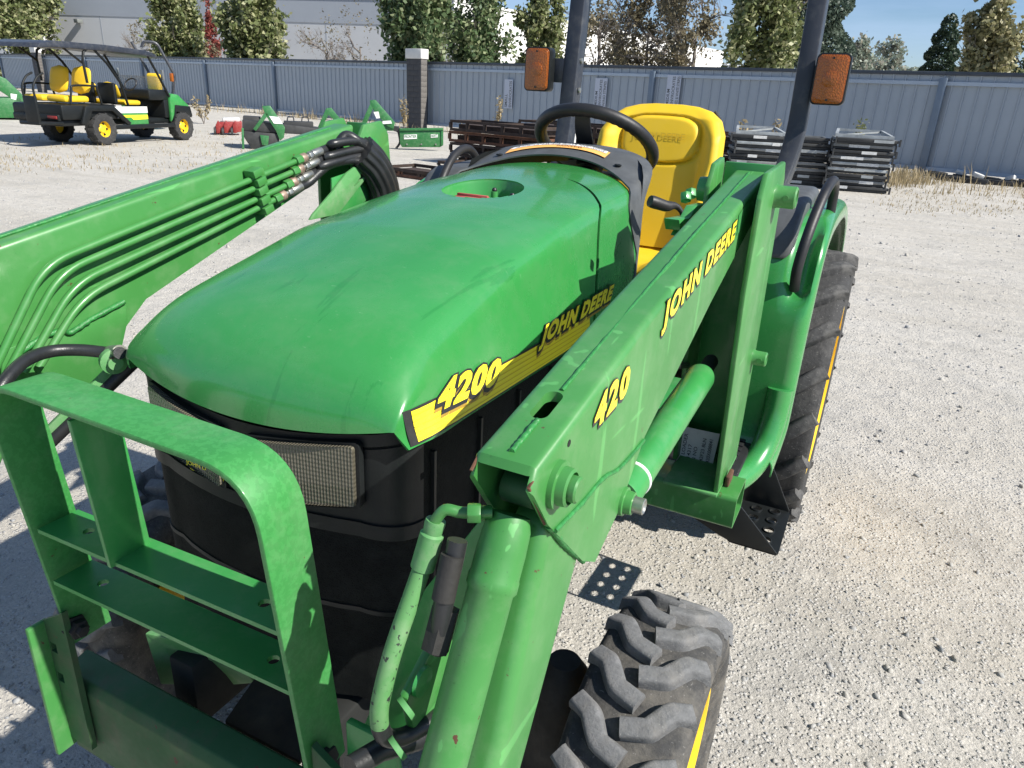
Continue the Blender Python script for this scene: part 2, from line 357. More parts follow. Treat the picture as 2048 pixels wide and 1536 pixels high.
def ground_mat():
    t = NT('gravel_ground')
    big = t.ramp(t.noise(.35, 5, .6), .38, .66); base = t.mix(big, (.52, .48, .405), (.62, .58, .51))
    trk = t.ramp(t.noise(.9, 5, .65, (.3, 2.2, 1)), .46, .58); base = t.mix(t.math('MULTIPLY', trk, .55), base, (.66, .625, .56))
    pat = t.ramp(t.noise(1.7, 6, .68), .50, .66); base = t.mix(t.math('MULTIPLY', pat, .55), base, (.36, .345, .31))
    gr = t.ramp(t.noise(11, 9, .82), .46, .60); base = t.mix(t.math('MULTIPLY', gr, .34), base, (.33, .315, .285))
    fine = t.ramp(t.noise(70, 7, .75), .36, .64); base = t.mix(t.math('MULTIPLY', fine, .70), base, (.31, .295, .265))
    v = t.voro(75, 'F1'); vc = t.voro(75, 'F1', out='Color')
    st = t.ramp(v, .25, .48, (1, 1, 1, 1), (0, 0, 0, 1)); sel = t.ramp(vc, .45, .5)
    base = t.mix(t.math('MULTIPLY', t.math('MULTIPLY', st, sel), .7), base, t.mix(t.ramp(vc, .3, .8), (.30, .30, .295), (.60, .585, .55)))
    t.col(base).rough(.95); t.set(Specular_IOR_Level=.2)
    h = t.math('ADD', t.math('ADD', t.math('MULTIPLY', t.noise(85, 6, .7), .55), t.math('MULTIPLY', t.noise(9, 6, .6), 1.6)), t.math('MULTIPLY', t.math('MULTIPLY', st, sel), .35)); t.bump(h, .85, .020)
ground_mat()
def stone_mat():
    t = NT('stone'); g = t.n.new('ShaderNodeNewGeometry'); rp = g.outputs['Random Per Island']
    n = t.n.new('ShaderNodeValToRGB'); e = n.color_ramp.elements; e[0].position = 0; e[0].color = (.20, .21, .215, 1); e[1].position = 1; e[1].color = (.37, .355, .32, 1)
    for p, c in ((.25, (.24, .245, .25)), (.5, (.31, .305, .285)), (.75, (.36, .335, .285))): q = e.new(p); q.color = (*c, 1)
    t.l.new(rp, n.inputs['Fac']); t.col(t.mix(.25, n.outputs['Color'], t.ramp(t.noise(90, 5), .3, .7, (.2, .2, .19), (.66, .64, .6)))).rough(.9); t.bump(t.noise(200, 4), .4, .003)
stone_mat()
def glassmat():
    t = NT('windscreen'); t.col((.55, .57, .58)).rough(.1).set(Alpha=.35)
glassmat()
# ------------------------------------------------------------------ tractor
T = tag(empty('tractor', (0, 0, 0)), 'large green compact tractor with front loader frame, yellow seat and black roll bar', 'tractor')
def lut(tab, y):
    if y <= tab[0][0]: return tab[0][1]
    for (a, b), (c, d) in zip(tab, tab[1:]):
        if y <= c: return b+(d-b)*(y-a)/(c-a)
    return tab[-1][1]
ZC = [(-1.45, 1.165), (-1.30, 1.208), (-1.20, 1.234), (-1.0, 1.282), (-.8, 1.312), (-.6, 1.334), (-.35, 1.352), (-.25, 1.357), (0, 1.36)]
ZB = [(-1.41, 1.060), (-1.36, 1.062), (-1.25, 1.056), (-.94, 1.048), (-.5, 1.04), (0, 1.03)]
_sc = {}
def section(y, inset=0, rise=0):          # right half of the bonnet section, centre line to lower edge
    k = (round(y, 4), inset, round(rise, 4))
    if k not in _sc:
        zb, zc = lut(ZB, y), lut(ZC, y)+rise-inset; zr = zc-.030; f = zr-zb
        c = [(-.10, zc-.004), (0, zc), (.10, zc-.004), (.170, zc-.013), (.222, zr+.003), (.247, zr-.016), (.262, zb+.66*f), (.277, zb+.33*f), (.288, zb), (.298, zb-.3*f)]
        pts = crom([V((max(-1, x-(inset if x > .1 else 0)), 0, z)) for x, z in c], 10)[10:81]
        X, Z = np.array([p.x for p in pts]), np.array([p.z for p in pts]); L = np.concatenate([[0], np.cumsum(np.hypot(np.diff(X), np.diff(Z)))])
        _sc[k] = (X, Z, L/L[-1])
    return _sc[k]
def hsec(y, a, inset=0, rise=0):          # a: 0 right lower edge .. .5 centre .. 1 left lower edge
    X, Z, L = section(y, inset, rise); q = abs(a-.5)*2
    return math.copysign(float(np.interp(q, L, X)), .5-a), float(np.interp(q, L, Z))
def zof(y, x, inset=0, rise=0): X, Z, L = section(y, inset, rise); return float(np.interp(abs(x), X, Z))
def thetas(n): return [k/(n-1) for k in range(n)]
def smooth(a, b, x): t = min(1, max(0, (x-a)/(b-a))); return t*t*(3-2*t)
YN = -1.225                                # where the nose begins to fall away
def bow(x, y): return 0
def front_edge(a):                        # lower rim of the nose: bows back and rises to the corners, then drops down the flank
    xs, zs = hsec(YN, a); X, Z, L = section(YN); q = abs(a-.5)*2; qc = float(np.interp(.262, X, L)); sg = math.copysign(1, .5-a)
    if q <= qc:
        x = .268*(q/qc); return V((sg*x, -1.413+.034*(x/.268)**2.2, 1.060+.030*(x/.268)**2)), 1.0
    t = (q-qc)/(1-qc); e = V((sg*.268, -1.379, 1.090)); f = V((sg*.284, -1.366, 1.062)); return e.lerp(f, t), max(0, 1-t*1.6)
def nose(a, p):
    x, z = hsec(YN, a); S = V((x, YN, z)); E, w = front_edge(a); sl = (hsec(YN+.02, a)[1]-z)/.02
    dz = S.z-E.z; c1 = S+V((0, -.085, -.085*sl-.004)); c2 = E+V((x*.03, .012+.045*(1-w), .62*dz*w)); q = 1-p
    return q**3*S+3*q*q*p*c1+3*q*p*p*c2+p**3*E
def hood_y(t, x): y0 = -.44-.235*(abs(x)/.285)**2.4; return y0+(YN-y0)*t
def skin(name, mat, ymap, rows, ncol, inset=0, rise=None, hole=None, thick=.004):
    th = thetas(ncol); bm = bmesh.new(); grid = []
    for t in rows:
        row = []
        for a in th:
            if t > 1: row.append(bm.verts.new(nose(a, t-1))); continue
            xr, _ = hsec(-.8, a); y = ymap(t, xr); x, z = hsec(y, a, inset, rise(y) if rise else 0); row.append(bm.verts.new((x, y, z)))
        grid.append(row)
    for i in range(len(rows)-1):
        for j in range(ncol-1):
            p = [grid[i][j], grid[i][j+1], grid[i+1][j+1], grid[i+1][j]]
            if hole:
                c = sum((q.co for q in p), V())/4
                if c.z > 1.2 and ((c.x-hole[0])/hole[2])**2+((c.y-hole[1])/hole[3])**2 < 1: continue
            bm.faces.new(p)
    if hole:
        bmesh.ops.delete(bm, geom=[v_ for v_ in bm.verts if not v_.link_faces], context='VERTS')
        for v_ in bm.verts:
            if v_.is_boundary and v_.co.z > 1.2 and abs(v_.co.x) < .12 and abs(v_.co.y-hole[1]) < .16:
                u, w = (v_.co.x-hole[0])/hole[2], (v_.co.y-hole[1])/hole[3]; q = math.hypot(u, w)
                if .6 < q < 1.5: v_.co.x = hole[0]+u/q*hole[2]; v_.co.y = hole[1]+w/q*hole[3]
    bmesh.ops.recalc_face_normals(bm, faces=bm.faces)
    me = bpy.data.meshes.new(name); bm.to_mesh(me); bm.free()
    if me.polygons[len(me.polygons)//2].normal.z < 0: me.flip_normals()
    me.polygons.foreach_set('use_smooth', [True]*len(me.polygons))
    o = link(name, me, mat, T)
    sm = o.modifiers.new('s', 'SOLIDIFY'); sm.thickness = thick; sm.offset = -1
    dg = bpy.context.evaluated_depsgraph_get(); dg.update(); m2 = bpy.data.meshes.new_from_object(o.evaluated_get(dg)); o.modifiers.clear(); o.data = m2
    m2.set_sharp_from_angle(angle=R(50)); return o
rows = [k/64 for k in range(65)]+[1+k/26 for k in range(1, 27)]
HOLE = (0, -.668, .088, .098)
hood = skin('hood', 'hood_green', hood_y, rows, 91, hole=HOLE)
# fuel filler well
mb = MB(); rim = [(HOLE[0]+HOLE[2]*math.cos(2*math.pi*k/48), HOLE[1]+HOLE[3]*math.sin(2*math.pi*k/48)) for k in range(48)]
def well(s, dz): return [V((HOLE[0]+(x-HOLE[0])*s, HOLE[1]+(y-HOLE[1])*s, zof(y, x)+dz)) for x, y in rim]
mb.loft([well(1.0, -.003), well(.985, -.009), well(.97, -.05), well(.95, -.058), well(.05, -.06)], True, False).build('fuel_well', 'green', hood, smooth=40)
mb = MB(); z0 = lut(ZC, -.7)-.062
mb.lathe([(.0, .0), (.042, 0), (.044, .010), (.04, .017), (.0, .018)], (-.010, -.700, z0+.030), (0, 0, 1), 40); mb.box((-.045, -.704, z0+.045), (.03, -.696, z0+.053)); mb.lathe([(.03, 0), (.03, .032)], (-.010, -.700, z0), (0, 0, 1), 30)
mb.build('fuel_cap', 'red_cap', hood, bevel=.001)
for px_, py_ in ((-.008, -.600), (.066, -.655)):
    c = MB(); c.lathe([(.0, 0), (.009, 0), (.008, .05), (.0, .051)], (px_, py_, z0), (0, 0, 1), 16); c.build('latch_post', 'green', hood)
    c = MB(); c.lathe([(.0, 0), (.0055, 0), (.006, .004), (.004, .008), (0, .009)], (px_, py_, z0+.05), (0, 0, 1), 12); c.build('rubber_stop', 'black_rubber', hood)
# cowl behind the bonnet seam, then the dash cover
def dash_b(x): return -.10-.30*(abs(x)/.285)**3
def dash_a(x): return min(-.268-.191*(abs(x)/.285)**2.2+.10*smooth(.245, .284, abs(x)), dash_b(x)-.012)
def cowl_y(t, x): a = hood_y(0, x)+.0015+.017*smooth(.03, .17, abs(x)); b = dash_a(x)+.006; return a+(b-a)*t
cowl = skin('cowl', 'hood_green', cowl_y, [k/16 for k in range(17)], 81, inset=.002, rise=lambda y: .0)
skin('seam_liner', 'engine_dark', lambda t, x: hood_y(0, x)-.05+.14*t, [k/6 for k in range(7)], 61, inset=.014)
def dash_y(t, x): return dash_a(x)+(dash_b(x)-dash_a(x))*t
dash = skin('dash_cover', 'dash_grey', dash_y, [k/14 for k in range(15)], 81, inset=-.001, rise=lambda y: .004+.036*smooth(-.36, -.16, y))
mb = MB(); ring = [V((x*.99, dash_y(1, x), z)) for x, z in [hsec(-.2, a, 0, .04) for a in thetas(41)]]
for k, p in enumerate(ring): ring[k] = V((p.x, p.y, p.z-.002))
mb.loft([ring, [V((p.x*.9, p.y+.10, 1.03+(p.z-1.03)*.86)) for p in ring]], False, False).build('dash_rear', 'black_plastic', T)
def on_dash(u, v, w):                     # u across, v along y
    y = -.245-.19*(abs(u)/.285)**2.2+v; return V((u, y, zof(y, u, -.001, .004+.036*smooth(-.36, -.16, y))+w))
def label_on(name, mat, parent, fn, u0, u1, v0, v1, lift, n=14):
    mb = MB(); rings = [[fn(u0+(u1-u0)*k/n, v0+(v1-v0)*j/4, lift) for k in range(n+1)] for j in range(5)]
    return mb.loft(rings, False, False).build(name, mat, parent)
lab = label_on('warning_label', 'orange_label', dash, on_dash, -.155, .125, .022, .062, .0035)
label_on('warning_text_panel', 'white', lab, on_dash, -.150, .118, .044, .060, .0045)
def flip(u0, v0): return lambda u, v, w: on_dash(u0-u, v0-v, w)
text('warning_lettering', 'WARNING', 'decal_black', lab, flip(.045, .0395), .075, .010, .01, lift=.0045)
text('warning_lettering', 'KEEP ALL SHIELDS IN PLACE', 'decal_black', lab, flip(.11, .051), .25, .005, .01, lift=.0052)
text('warning_lettering', 'READ OPERATOR MANUAL FIRST', 'decal_black', lab, flip(.11, .0585), .25, .005, .01, lift=.0052)
for u_ in (-.17, .17):
    p = on_dash(u_, .03, .002); c = MB(); c.lathe([(0, 0), (.009, 0), (.009, .003), (.005, .004), (.004, .001), (0, .001)], p, (u_*.5, 0, 1), 14); c.build('screw', 'black_plastic', dash)
# hood side lettering
def hood_side(y, z, off):
    if y >= YN: X, Z, L = section(y); return V((float(np.interp(-z, -Z[::1], X))+off, y, z))
    lo, hi = 0.0, 1.0; best = None        # on the nose: march along the flank columns
    for k in range(41):
        a = .02+.0; a = k/40*.30; E, _ = front_edge(a); p = min(1, max(0, (YN-y)/(YN-E.y)))
        for _ in range(5): q = nose(a, p); p = min(1, max(0, p+(q.y-y)/.16))
        q = nose(a, p)
        if best is None or abs(q.z-z) < abs(best.z-z): best = q
    return V((best.x+off, y, z))
def side_fn(bl, br, tl, w, h):
    def fn(u, v, l): p = bl+(br-bl)*(u/w)+(tl-bl)*(v/h); return hood_side(p.y, p.z, l)
    return fn
def solve_side(x, y):                     # pixel to bonnet flank
    X = .285
    for _ in range(9): p = aX(x, y, X); X = .5*X+.5*hood_side(p.y, p.z, 0).x
    return V((X, p.y, p.z))
n_st = 44; ys = [-1.362+(-.70+1.362)*k/n_st for k in range(n_st+1)]
def strip(name, mat, a, b, off, y0=0, parent=hood):
    mb = MB(); mb.loft([[hood_side(y, lut(ZB, y)+zz, off) for y in ys[y0:]] for zz in (a, (a+b)/2, b)], False, False); return mb.build(name, mat, parent)
st = strip('side_stripe_edge', 'decal_black', .003, .052, .0015)
strip('side_stripe', 'decal_yellow', .006, .049, .0026, 1)
for k_ in range(5): strip('stripe_line', 'decal_gold', .010+.008*k_, .0112+.008*k_, .0034, 1)
def hood_text(body, bl, br, tl, name):
    bl, br, tl = [solve_side(*q) for q in (bl, br, tl)]; w, h = (br-bl).length, (tl-bl).length; fn = side_fn(bl, br, tl, w, h)
    d = w*.012; bl = bl
    text(name, body, 'decal_brown', hood, fn, w, h, .095, 0, 1.14, dx=d*1.6, dy=-h*.24, lift=.0034, ref=.055)
    text(name, body, 'decal_black', hood, fn, w, h, .105, 0, 1.14, dx=d*.6, dy=-h*.10, lift=.0042, ref=.055)
    text(name, body, 'decal_black', hood, fn, w, h, .105, 0, 1.14, dx=0, dy=0, lift=.0046, ref=.055)
    text(name, body, 'decal_yellow', hood, fn, w, h, .055, 0, 1.14, lift=.0056)
hood_text('4200', (864, 826), (986, 768), (880, 758), 'model_number')
hood_text('JOHN DEERE', (1070, 703), (1214, 608), (1084, 650), 'maker_lettering')
# ------------------------------------------------------------------ grille and lamps
def plan(s=1.0, y0=-1.372, n=10, wy=.262, dy=.0):
    pts = [(.278*s, -.62)]
    for k in range(n+1): a = R(90*k/n); pts.append((.278*s-.075+.075*math.cos(a)*1.0, y0+.055+dy-.055*math.sin(a)))
    top = [(x, y) for x, y in pts]
    for k in range(1, 12): x = (.278*s-.075)*(1-k/12*2) ; top.append((x, y0+dy-.03*(1-(x/.2)**2)))
    return top+[(-x, y) for x, y in reversed(pts)]
gz = [.58, .60, .70, .80, .86, .90, .93, 1.0, 1.052]; gs = [.93, .95, .965, .975, .98, .985, .99, .995, .985]
def gtop(x, y): return (.030*(abs(x)/.268)**2 if y < -1.31 else 0)-.003
mb = MB(); mb.loft([[V((x, y, z+(gtop(x, y) if z > 1.04 else 0))) for x, y in plan(s_)] for z, s_ in zip(gz, gs)], False, False)
grille = mb.build('grille', 'screen', T, smooth=40)
def gfront(x): return -1.372-.03*(1-min(1, abs(x)/.2)**2)+(.055*(1-math.sqrt(max(0, 1-((abs(x)-.2)/.075)**2))) if abs(x) > .2 else 0)
def gpatch(name, mat, x0, x1, z0, z1, off, depth=.012, rad=.012, parent=grille, holes=(), bevel=.002, n=16, tilt=0):
    outer = rrect(x0, z0, x1, z1, rad)
    out = []
    for a, b in zip(outer, outer[1:]+outer[:1]):
        m = max(1, int(abs(b[0]-a[0])/.02)); out += [(a[0]+(b[0]-a[0])*k/m, a[1]+(b[1]-a[1])*k/m) for k in range(m)]
    mb = MB(); mb.plate(out, list(holes), lambda u, v, w: V((u, gfront(u)-off-w, v+tilt*abs(u))), depth); return mb.build(name, mat, parent, bevel=0, smooth=40)
def gband(name, mat, z0, z1, s0, off, parent=grille, a=0, b=None):
    p = plan(s0)[a:b]; q = [(x*(1+off), y-off*.35 if y < -1.3 else y) for x, y in p]
    h0, h1 = (1 if z0 > .99 else 0), (1 if z1 > .99 else 0); g = lambda x, y, k: gtop(x, y)*k
    mb = MB(); mb.loft([[V((x*.985, y+.004, z0+g(x, y, h0))) for x, y in p], [V((x, y, z0+g(x, y, h0))) for x, y in q], [V((x, y, z1+g(x, y, h1))) for x, y in q], [V((x*.985, y+.004, z1+g(x, y, h1))) for x, y in p]], False, False)
    return mb.build(name, mat, parent, bevel=0, smooth=40)
gband('upper_trim', 'black_plastic', 1.035, 1.054, .985, .010, a=1, b=-1)
gband('lower_trim', 'black_plastic', .902, .926, .99, .014, a=1, b=-1)
gband('lamp_panel', 'black_plastic', .926, 1.03, .99, .004, a=1, b=-1)
for sx in (1, -1):
    x0, x1, z0, z1 = .022*sx, .213*sx, .928, 1.034
    if sx < 0: x0, x1 = x1, x0
    o = gpatch('headlight', 'black_plastic', x0, x1, z0, z1, .004, .010, .008, tilt=.13)
    gpatch('headlight_lens', 'headlamp_glass', x0+.006, x1-.006, z0+.005, z1-.005, .010, .010, .006, parent=o, tilt=.13)
for k_, z_ in enumerate((.76,)): gband('grille_rib', 'black_plastic', z_, z_+.008, .968+.007*k_, .006, a=1, b=-1)
gpatch('badge_edge', 'decal_yellow', -.118, -.026, .938, .972, .012, .002, .012)
bd = gpatch('badge', 'decal_black', -.115, -.029, .941, .969, .0145, .001, .010)
text('badge_lettering', 'JOHN DEERE', 'decal_yellow', grille, lambda u, v, w: V((-.107+u, gfront(-.07)-.0175-w, .950+v)), .07, .010, .012)
for sx in (1, -1):
    c = MB()
    for k in range(5): c.box((.279*sx-.004, -1.30+.14*k, .66), (.279*sx+.004, -1.294+.14*k, 1.03))
    c.build('screen_rib', 'black_plastic', grille)
# engine, frame, axle
MB().box((-.20, -1.33, .45), (.20, -.15, .98)).box((-.26, -.5, .5), (.26, -.1, 1.0)).build('engine_block', 'engine_dark', T, bevel=.02)
for sx in (1, -1): MB().box((.15*sx-.03, -1.45, .42), (.15*sx+.03, .9, .56)).build('frame_rail', 'engine_dark', T, bevel=.006)
MB().box((-.22, .2, .35), (.22, 1.0, .78)).cyl((-.5, .76, .52), (.5, .76, .52), .09).build('rear_transaxle', 'engine_dark', T, bevel=.02)
ax = MB(); ax.lathe([(.05, -.42), (.06, -.38), (.055, -.1), (.08, 0), (.055, .1), (.06, .38), (.05, .42)], (0, -1.05, .34), (1, 0, 0), 24)
ax.build('front_axle', 'dark_iron', T)
for sx in (1, -1):
    c = MB(); c.lathe([(0, -.16), (.055, -.16), (.075, -.12), (.08, -.02), (.072, .06), (.05, .12), (.03, .15), (0, .15)], (.425*sx, -1.05, .36), (0, 0, 1), 24)
    c.cyl((.42*sx, -1.05, .32), (.55*sx, -1.05, .32), .085); c.build('axle_knuckle', 'dark_iron', T)
# ------------------------------------------------------------------ wheels
def lug_mesh(R0, line, hw, depth, side, wid):
    secs = fillet([V((u, v, 0)) for u, v in line], .005, 2); rings = []
    for i, p in enumerate(secs):
        t = (secs[min(i+1, len(secs)-1)]-secs[max(i-1, 0)]).normalized(); n = V((-t.y, t.x, 0)); q = []
        fall = .022*max(0, abs(p.x)/wid)**6
        for k, (e, hgt) in enumerate(((-1.25, -depth-.004), (-1.08, -.010), (-1.0, -.0045), (-.84, -.0008), (-.5, 0), (.5, 0), (.84, -.0008), (1.0, -.0045), (1.08, -.010), (1.25, -depth-.004))):
            s = p+n*hw*e; rad = R0+hgt-fall; a = s.y/R0; q.append(V((s.x*side, -rad*math.cos(a), rad*math.sin(a))))
        rings.append(q)
    if side < 0: rings = [list(reversed(r_)) for r_ in rings]
    return MB().loft(rings).mesh('lug', smooth=48)
def wheel(name, X, Y, R0, W, nl, mb_, ml_, rimr, line, hw, depth, out, phase=0, ro=.80):
    w = W/2; d = depth; mb = MB()
    mb.lathe([(rimr, -.62*w), (rimr+.02, -.80*w), (R0*.76, -1.0*w), (R0-d-.035, -1.02*w), (R0-d-.010, -.94*w), (R0-d, -.80*w), (R0-d+.002, 0), (R0-d, .80*w), (R0-d-.010, .94*w), (R0-d-.035, (1.02 if ro < .9 else .99)*w), (R0*.76, (1.0 if ro < .9 else .985)*w), (rimr+.02, ro*w), (rimr, .62*w)], (0, 0, 0), (1, 0, 0), 72, caps=False)
    ty = mb.build(name, mb_, T, loc=(X, Y, R0-.012), smooth=50)
    for side in (1, -1):
        me = lug_mesh(R0, line, hw, d, side, w)
        for k in range(nl):
            link('tread_lug', me, ml_, ty, rot=(-(2*math.pi/nl*(k+(.5 if side < 0 else 0)))+phase, 0, 0))
    r_ = MB(); o = out
    r_.lathe([(rimr+.024, o*(ro-.02)*w), (rimr+.022, o*(ro+.03)*w), (rimr+.004, o*(ro+.035)*w), (rimr-.006, o*.66*w), (rimr-.02, o*.2*w), (rimr*.55, o*.25*w), (rimr*.4, o*.42*w), (.0, o*.42*w)], (0, 0, 0), (1, 0, 0), 48, caps=False)
    r_.lathe([(rimr+.012, -o*.80*w), (rimr-.006, -o*.66*w), (rimr-.02, o*.2*w)], (0, 0, 0), (1, 0, 0), 48, caps=False)
    rim_ = r_.build('rim', 'yellow', ty, smooth=40)
    for k in range(5):
        a = 2*math.pi*k/5; c = MB(); c.cyl((o*.40*w, .09*math.cos(a), .09*math.sin(a)), (o*.50*w, .09*math.cos(a), .09*math.sin(a)), .012, 6); c.build('wheel_nut', 'zinc', ty)
    return ty
FL = [(-.008, -.032), (.034, -.019), (.060, .020), (.093, .038)]
for sx in (1, -1): wheel('front_wheel', .597*sx, -1.05, .332, .20, 22, 'tyre_base', 'tyre_lug', .185, FL, .0162, .022, sx, phase=R(3))
RL = [(-.01, -.045), (.05, -.028), (.11, .02), (.155, .066), (.172, .078)]
for sx in (1, -1): wheel('rear_wheel', .562*sx, .76, .53, .36, 20, 'tyre_rear', 'tyre_rear_lug', .31, RL, .021, .032, sx, ro=.925)
# ------------------------------------------------------------------ steering wheel
TAU = -.598; SC = V((0, .005, 1.393)); E1, E2 = V((1, 0, 0)), V((0, math.cos(TAU), math.sin(TAU))); EN = E1.cross(E2)
mb = MB(); rings = []
for k in range(96):
    a = 2*math.pi*k/96; d = math.cos(a)*E1+math.sin(a)*E2; sc = .0165+.0014*math.cos(a*44)
    rings.append([SC+d*.169+(.0185*math.cos(2*math.pi*j/14)*d+(.0175 if math.sin(2*math.pi*j/14) > 0 else sc*1.05)*math.sin(2*math.pi*j/14)*EN) for j in range(14)])
rings.append(rings[0]); mb.loft(rings, True, False)
sw = mb.build('steering_wheel', 'black_rubber', T, merge=True, smooth=60)
hubc = SC-EN*.055
for ang in (-88, 28, 152):
    a = R(ang); d = math.cos(a)*E1+math.sin(a)*E2; p = [hubc+d*.02, hubc+d*.07+EN*.008, SC+d*.13-EN*.028, SC+d*.165-EN*.004]; side = d.cross(EN)
    rings = []
    for q, wd in zip(crom(p, 5), [.028-.008*k/15 for k in range(16)]):
        rings.append([q+side*wd*cx+EN*cz*.007 for cx, cz in ((-1, -.6), (-.7, -1), (.7, -1), (1, -.6), (1, .6), (.7, 1), (-.7, 1), (-1, .6))])
    MB().loft(rings).build('spoke', 'black_rubber', sw, smooth=50)
MB().lathe([(0, -.03), (.04, -.03), (.042, 0), (.036, .012), (0, .014)], hubc, EN, 28).build('hub', 'black_rubber', sw)
MB().tube([hubc-EN*.01, hubc-EN*.16], .024).build('steering_column', 'black_plastic', sw)
# ------------------------------------------------------------------ seat
def seat_back():
    nu, nv = 150, 110; mb = MB(); rings = []
    WT = [(0, .165), (.15, .195), (.4, .222), (.62, .234), (.8, .228), (.9, .205), (.96, .165), (.99, .11), (1, .05)]
    for j in range(nv+1):
        v = j/nv; v = 1-(1-v)**1.25; z = 1.015+.497*v; w = lut(WT, v); ring = []
        yb = .60+.13*v+.05*max(0, v-.8)
        for i in range(nu):
            a = 2*math.pi*i/nu; c, s_ = math.cos(a), math.sin(a); x = w*math.copysign(abs(c)**.55, c); dd = math.copysign(abs(s_)**.7, s_); u = x/w
            t = .045*min(1, (1.02-v)*9) if v > .88 else .045
            y = yb+t*dd
            if s_ < 0:
                y -= .050*smooth(.62, .92, abs(u))*smooth(1.0, .75, v)
                X, Z = x/.150, (v-.755)/.165; q = (abs(X)**3.2+abs(Z)**3.2)**(1/3.2)
                y += .014*math.exp(-((q-1)/.06)**2)-.004*smooth(1.02, .9, q)
                y += .007*math.exp(-((abs(u)-.70)/.035)**2)*smooth(.62, .5, v)*smooth(.02, .2, v)
            ring.append(V((x, y, z)))
        rings.append(ring)
    o = mb.loft(rings).build('seat_backrest', 'seat_yellow', T, smooth=60); return o
sb = seat_back()
text('seat_lettering', 'JOHN DEERE', 'decal_gold', sb, lambda u, v, w: V((-.092+u, .600+.13*((1.388+v-1.015)/.497)-.0500-w, 1.386+v)), .188, .028, .012, lift=.003)  # raised letters: shade at their edges put into a gold darker than the seat
def cushion():
    rings = []
    for j in range(25):
        t = j/24; y = .20+.44*t; w = .21*(1-.35*(1-t)**4); ring = []
        for i in range(48):
            a = 2*math.pi*i/48; c, s_ = math.cos(a), math.sin(a); x = w*math.copysign(abs(c)**.5, c); z = .955+.05*math.copysign(abs(s_)**.6, s_)
            if s_ > 0: z += .035*smooth(.55, .95, abs(x/w))+.03*smooth(.25, 0, t)*0+.03*smooth(.8, 1, t)-.03*smooth(.12, 0, t)
            ring.append(V((x, y, z)))
        rings.append(ring)
    return MB().loft(rings).build('seat_cushion', 'seat_yellow', T, smooth=60)
cushion()
MB().box((-.2, .25, .72), (.2, .68, .90)).build('seat_base', 'black_plastic', T, bevel=.02)
tp = aY(1425, 222, .76); MB().tube([tp+V((-.01, .03, -.03)), tp+V((.005, .03, -.004)), tp+V((.025, .03, -.03))], .007).build('seat_hinge', 'dark_iron', T)
# ------------------------------------------------------------------ roll bar and flashers
rp = []
for sx in (1, -1):
    pth = fillet([(.40*sx, .50, .92), (.415*sx, .70, 1.16), (.452*sx, .845, 1.38), (.432*sx, .90, 2.30)], .14, 6)
    rings = []
    for i, p in enumerate(pth):
        t = (pth[min(i+1, len(pth)-1)]-pth[max(i-1, 0)]).normalized(); x = V((1, 0, 0)); y = t.cross(x).normalized()
        q = [(-.031, -.038), (.031, -.038), (.031, .038), (-.031, .038)]; rings.append([p+x*a+y*b for a, b in q])
    rp.append(MB().loft(rings))
roll = rp[0]; roll.add(rp[1].v, rp[1].f); roll.bar((-.46, .90, 2.32), (.46, .90, 2.32), .076, .062)
roll = roll.build('roll_bar', 'rops_black', T, bevel=.008, seg=2)
for sx in (1, -1):
    yy = .845+.052*(1.58-1.38)/.92; xx = .447*sx
    c = V((aY(1664, 160, yy-.02).x if sx > 0 else aY(1087, 140, yy-.02).x, yy-.02, aY(1664, 160, yy-.02).z if sx > 0 else aY(1087, 140, yy-.02).z))
    MB().box((min(xx, c.x-.0), yy-.03, c.z-.045), (max(xx, c.x+.0), yy-.022, c.z+.045)).build('flasher_bracket', 'rops_black', roll, bevel=.002)
    fl = MB(); fl.plate(rrect(c.x-.055, c.z-.082, c.x+.055, c.z+.082, .018), [], lambda u, v, w: V((u, c.y-.012-w, v)), .05); fl = fl.build('flasher', 'black_plastic', roll, bevel=.004)
    for a, b, q in ((.050, .077, .006), (.046, .073, .010), (.026, .026, .013)):
        m_ = MB(); out = rrect(c.x-a, c.z-b, c.x+a, c.z+b, .016 if b > .05 else .0255); m_.plate(out, [], lambda u, v, w: V((u, c.y-.06-w, v)), q); m_.build('flasher_lens', 'amber', fl, bevel=.003)
    for dz in (-.066, .066): MB().cyl((c.x, c.y-.068, c.z+dz), (c.x, c.y-.073, c.z+dz), .004, 10).build('screw', 'dark_iron', fl)
for dz in (1.655, 1.545):
    MB().lathe([(0, 0), (.011, 0), (.010, .006), (0, .007)], (-.414, .858, dz), (1, -.02, 0), 12).build('bolt', 'zinc', roll)
for z0_, z1_ in ((1.50, 1.40), (1.385, 1.30)):
    MB().box((-.4205, .838, z1_), (-.4185, .876, z0_)).build('post_label', 'label_white', roll)
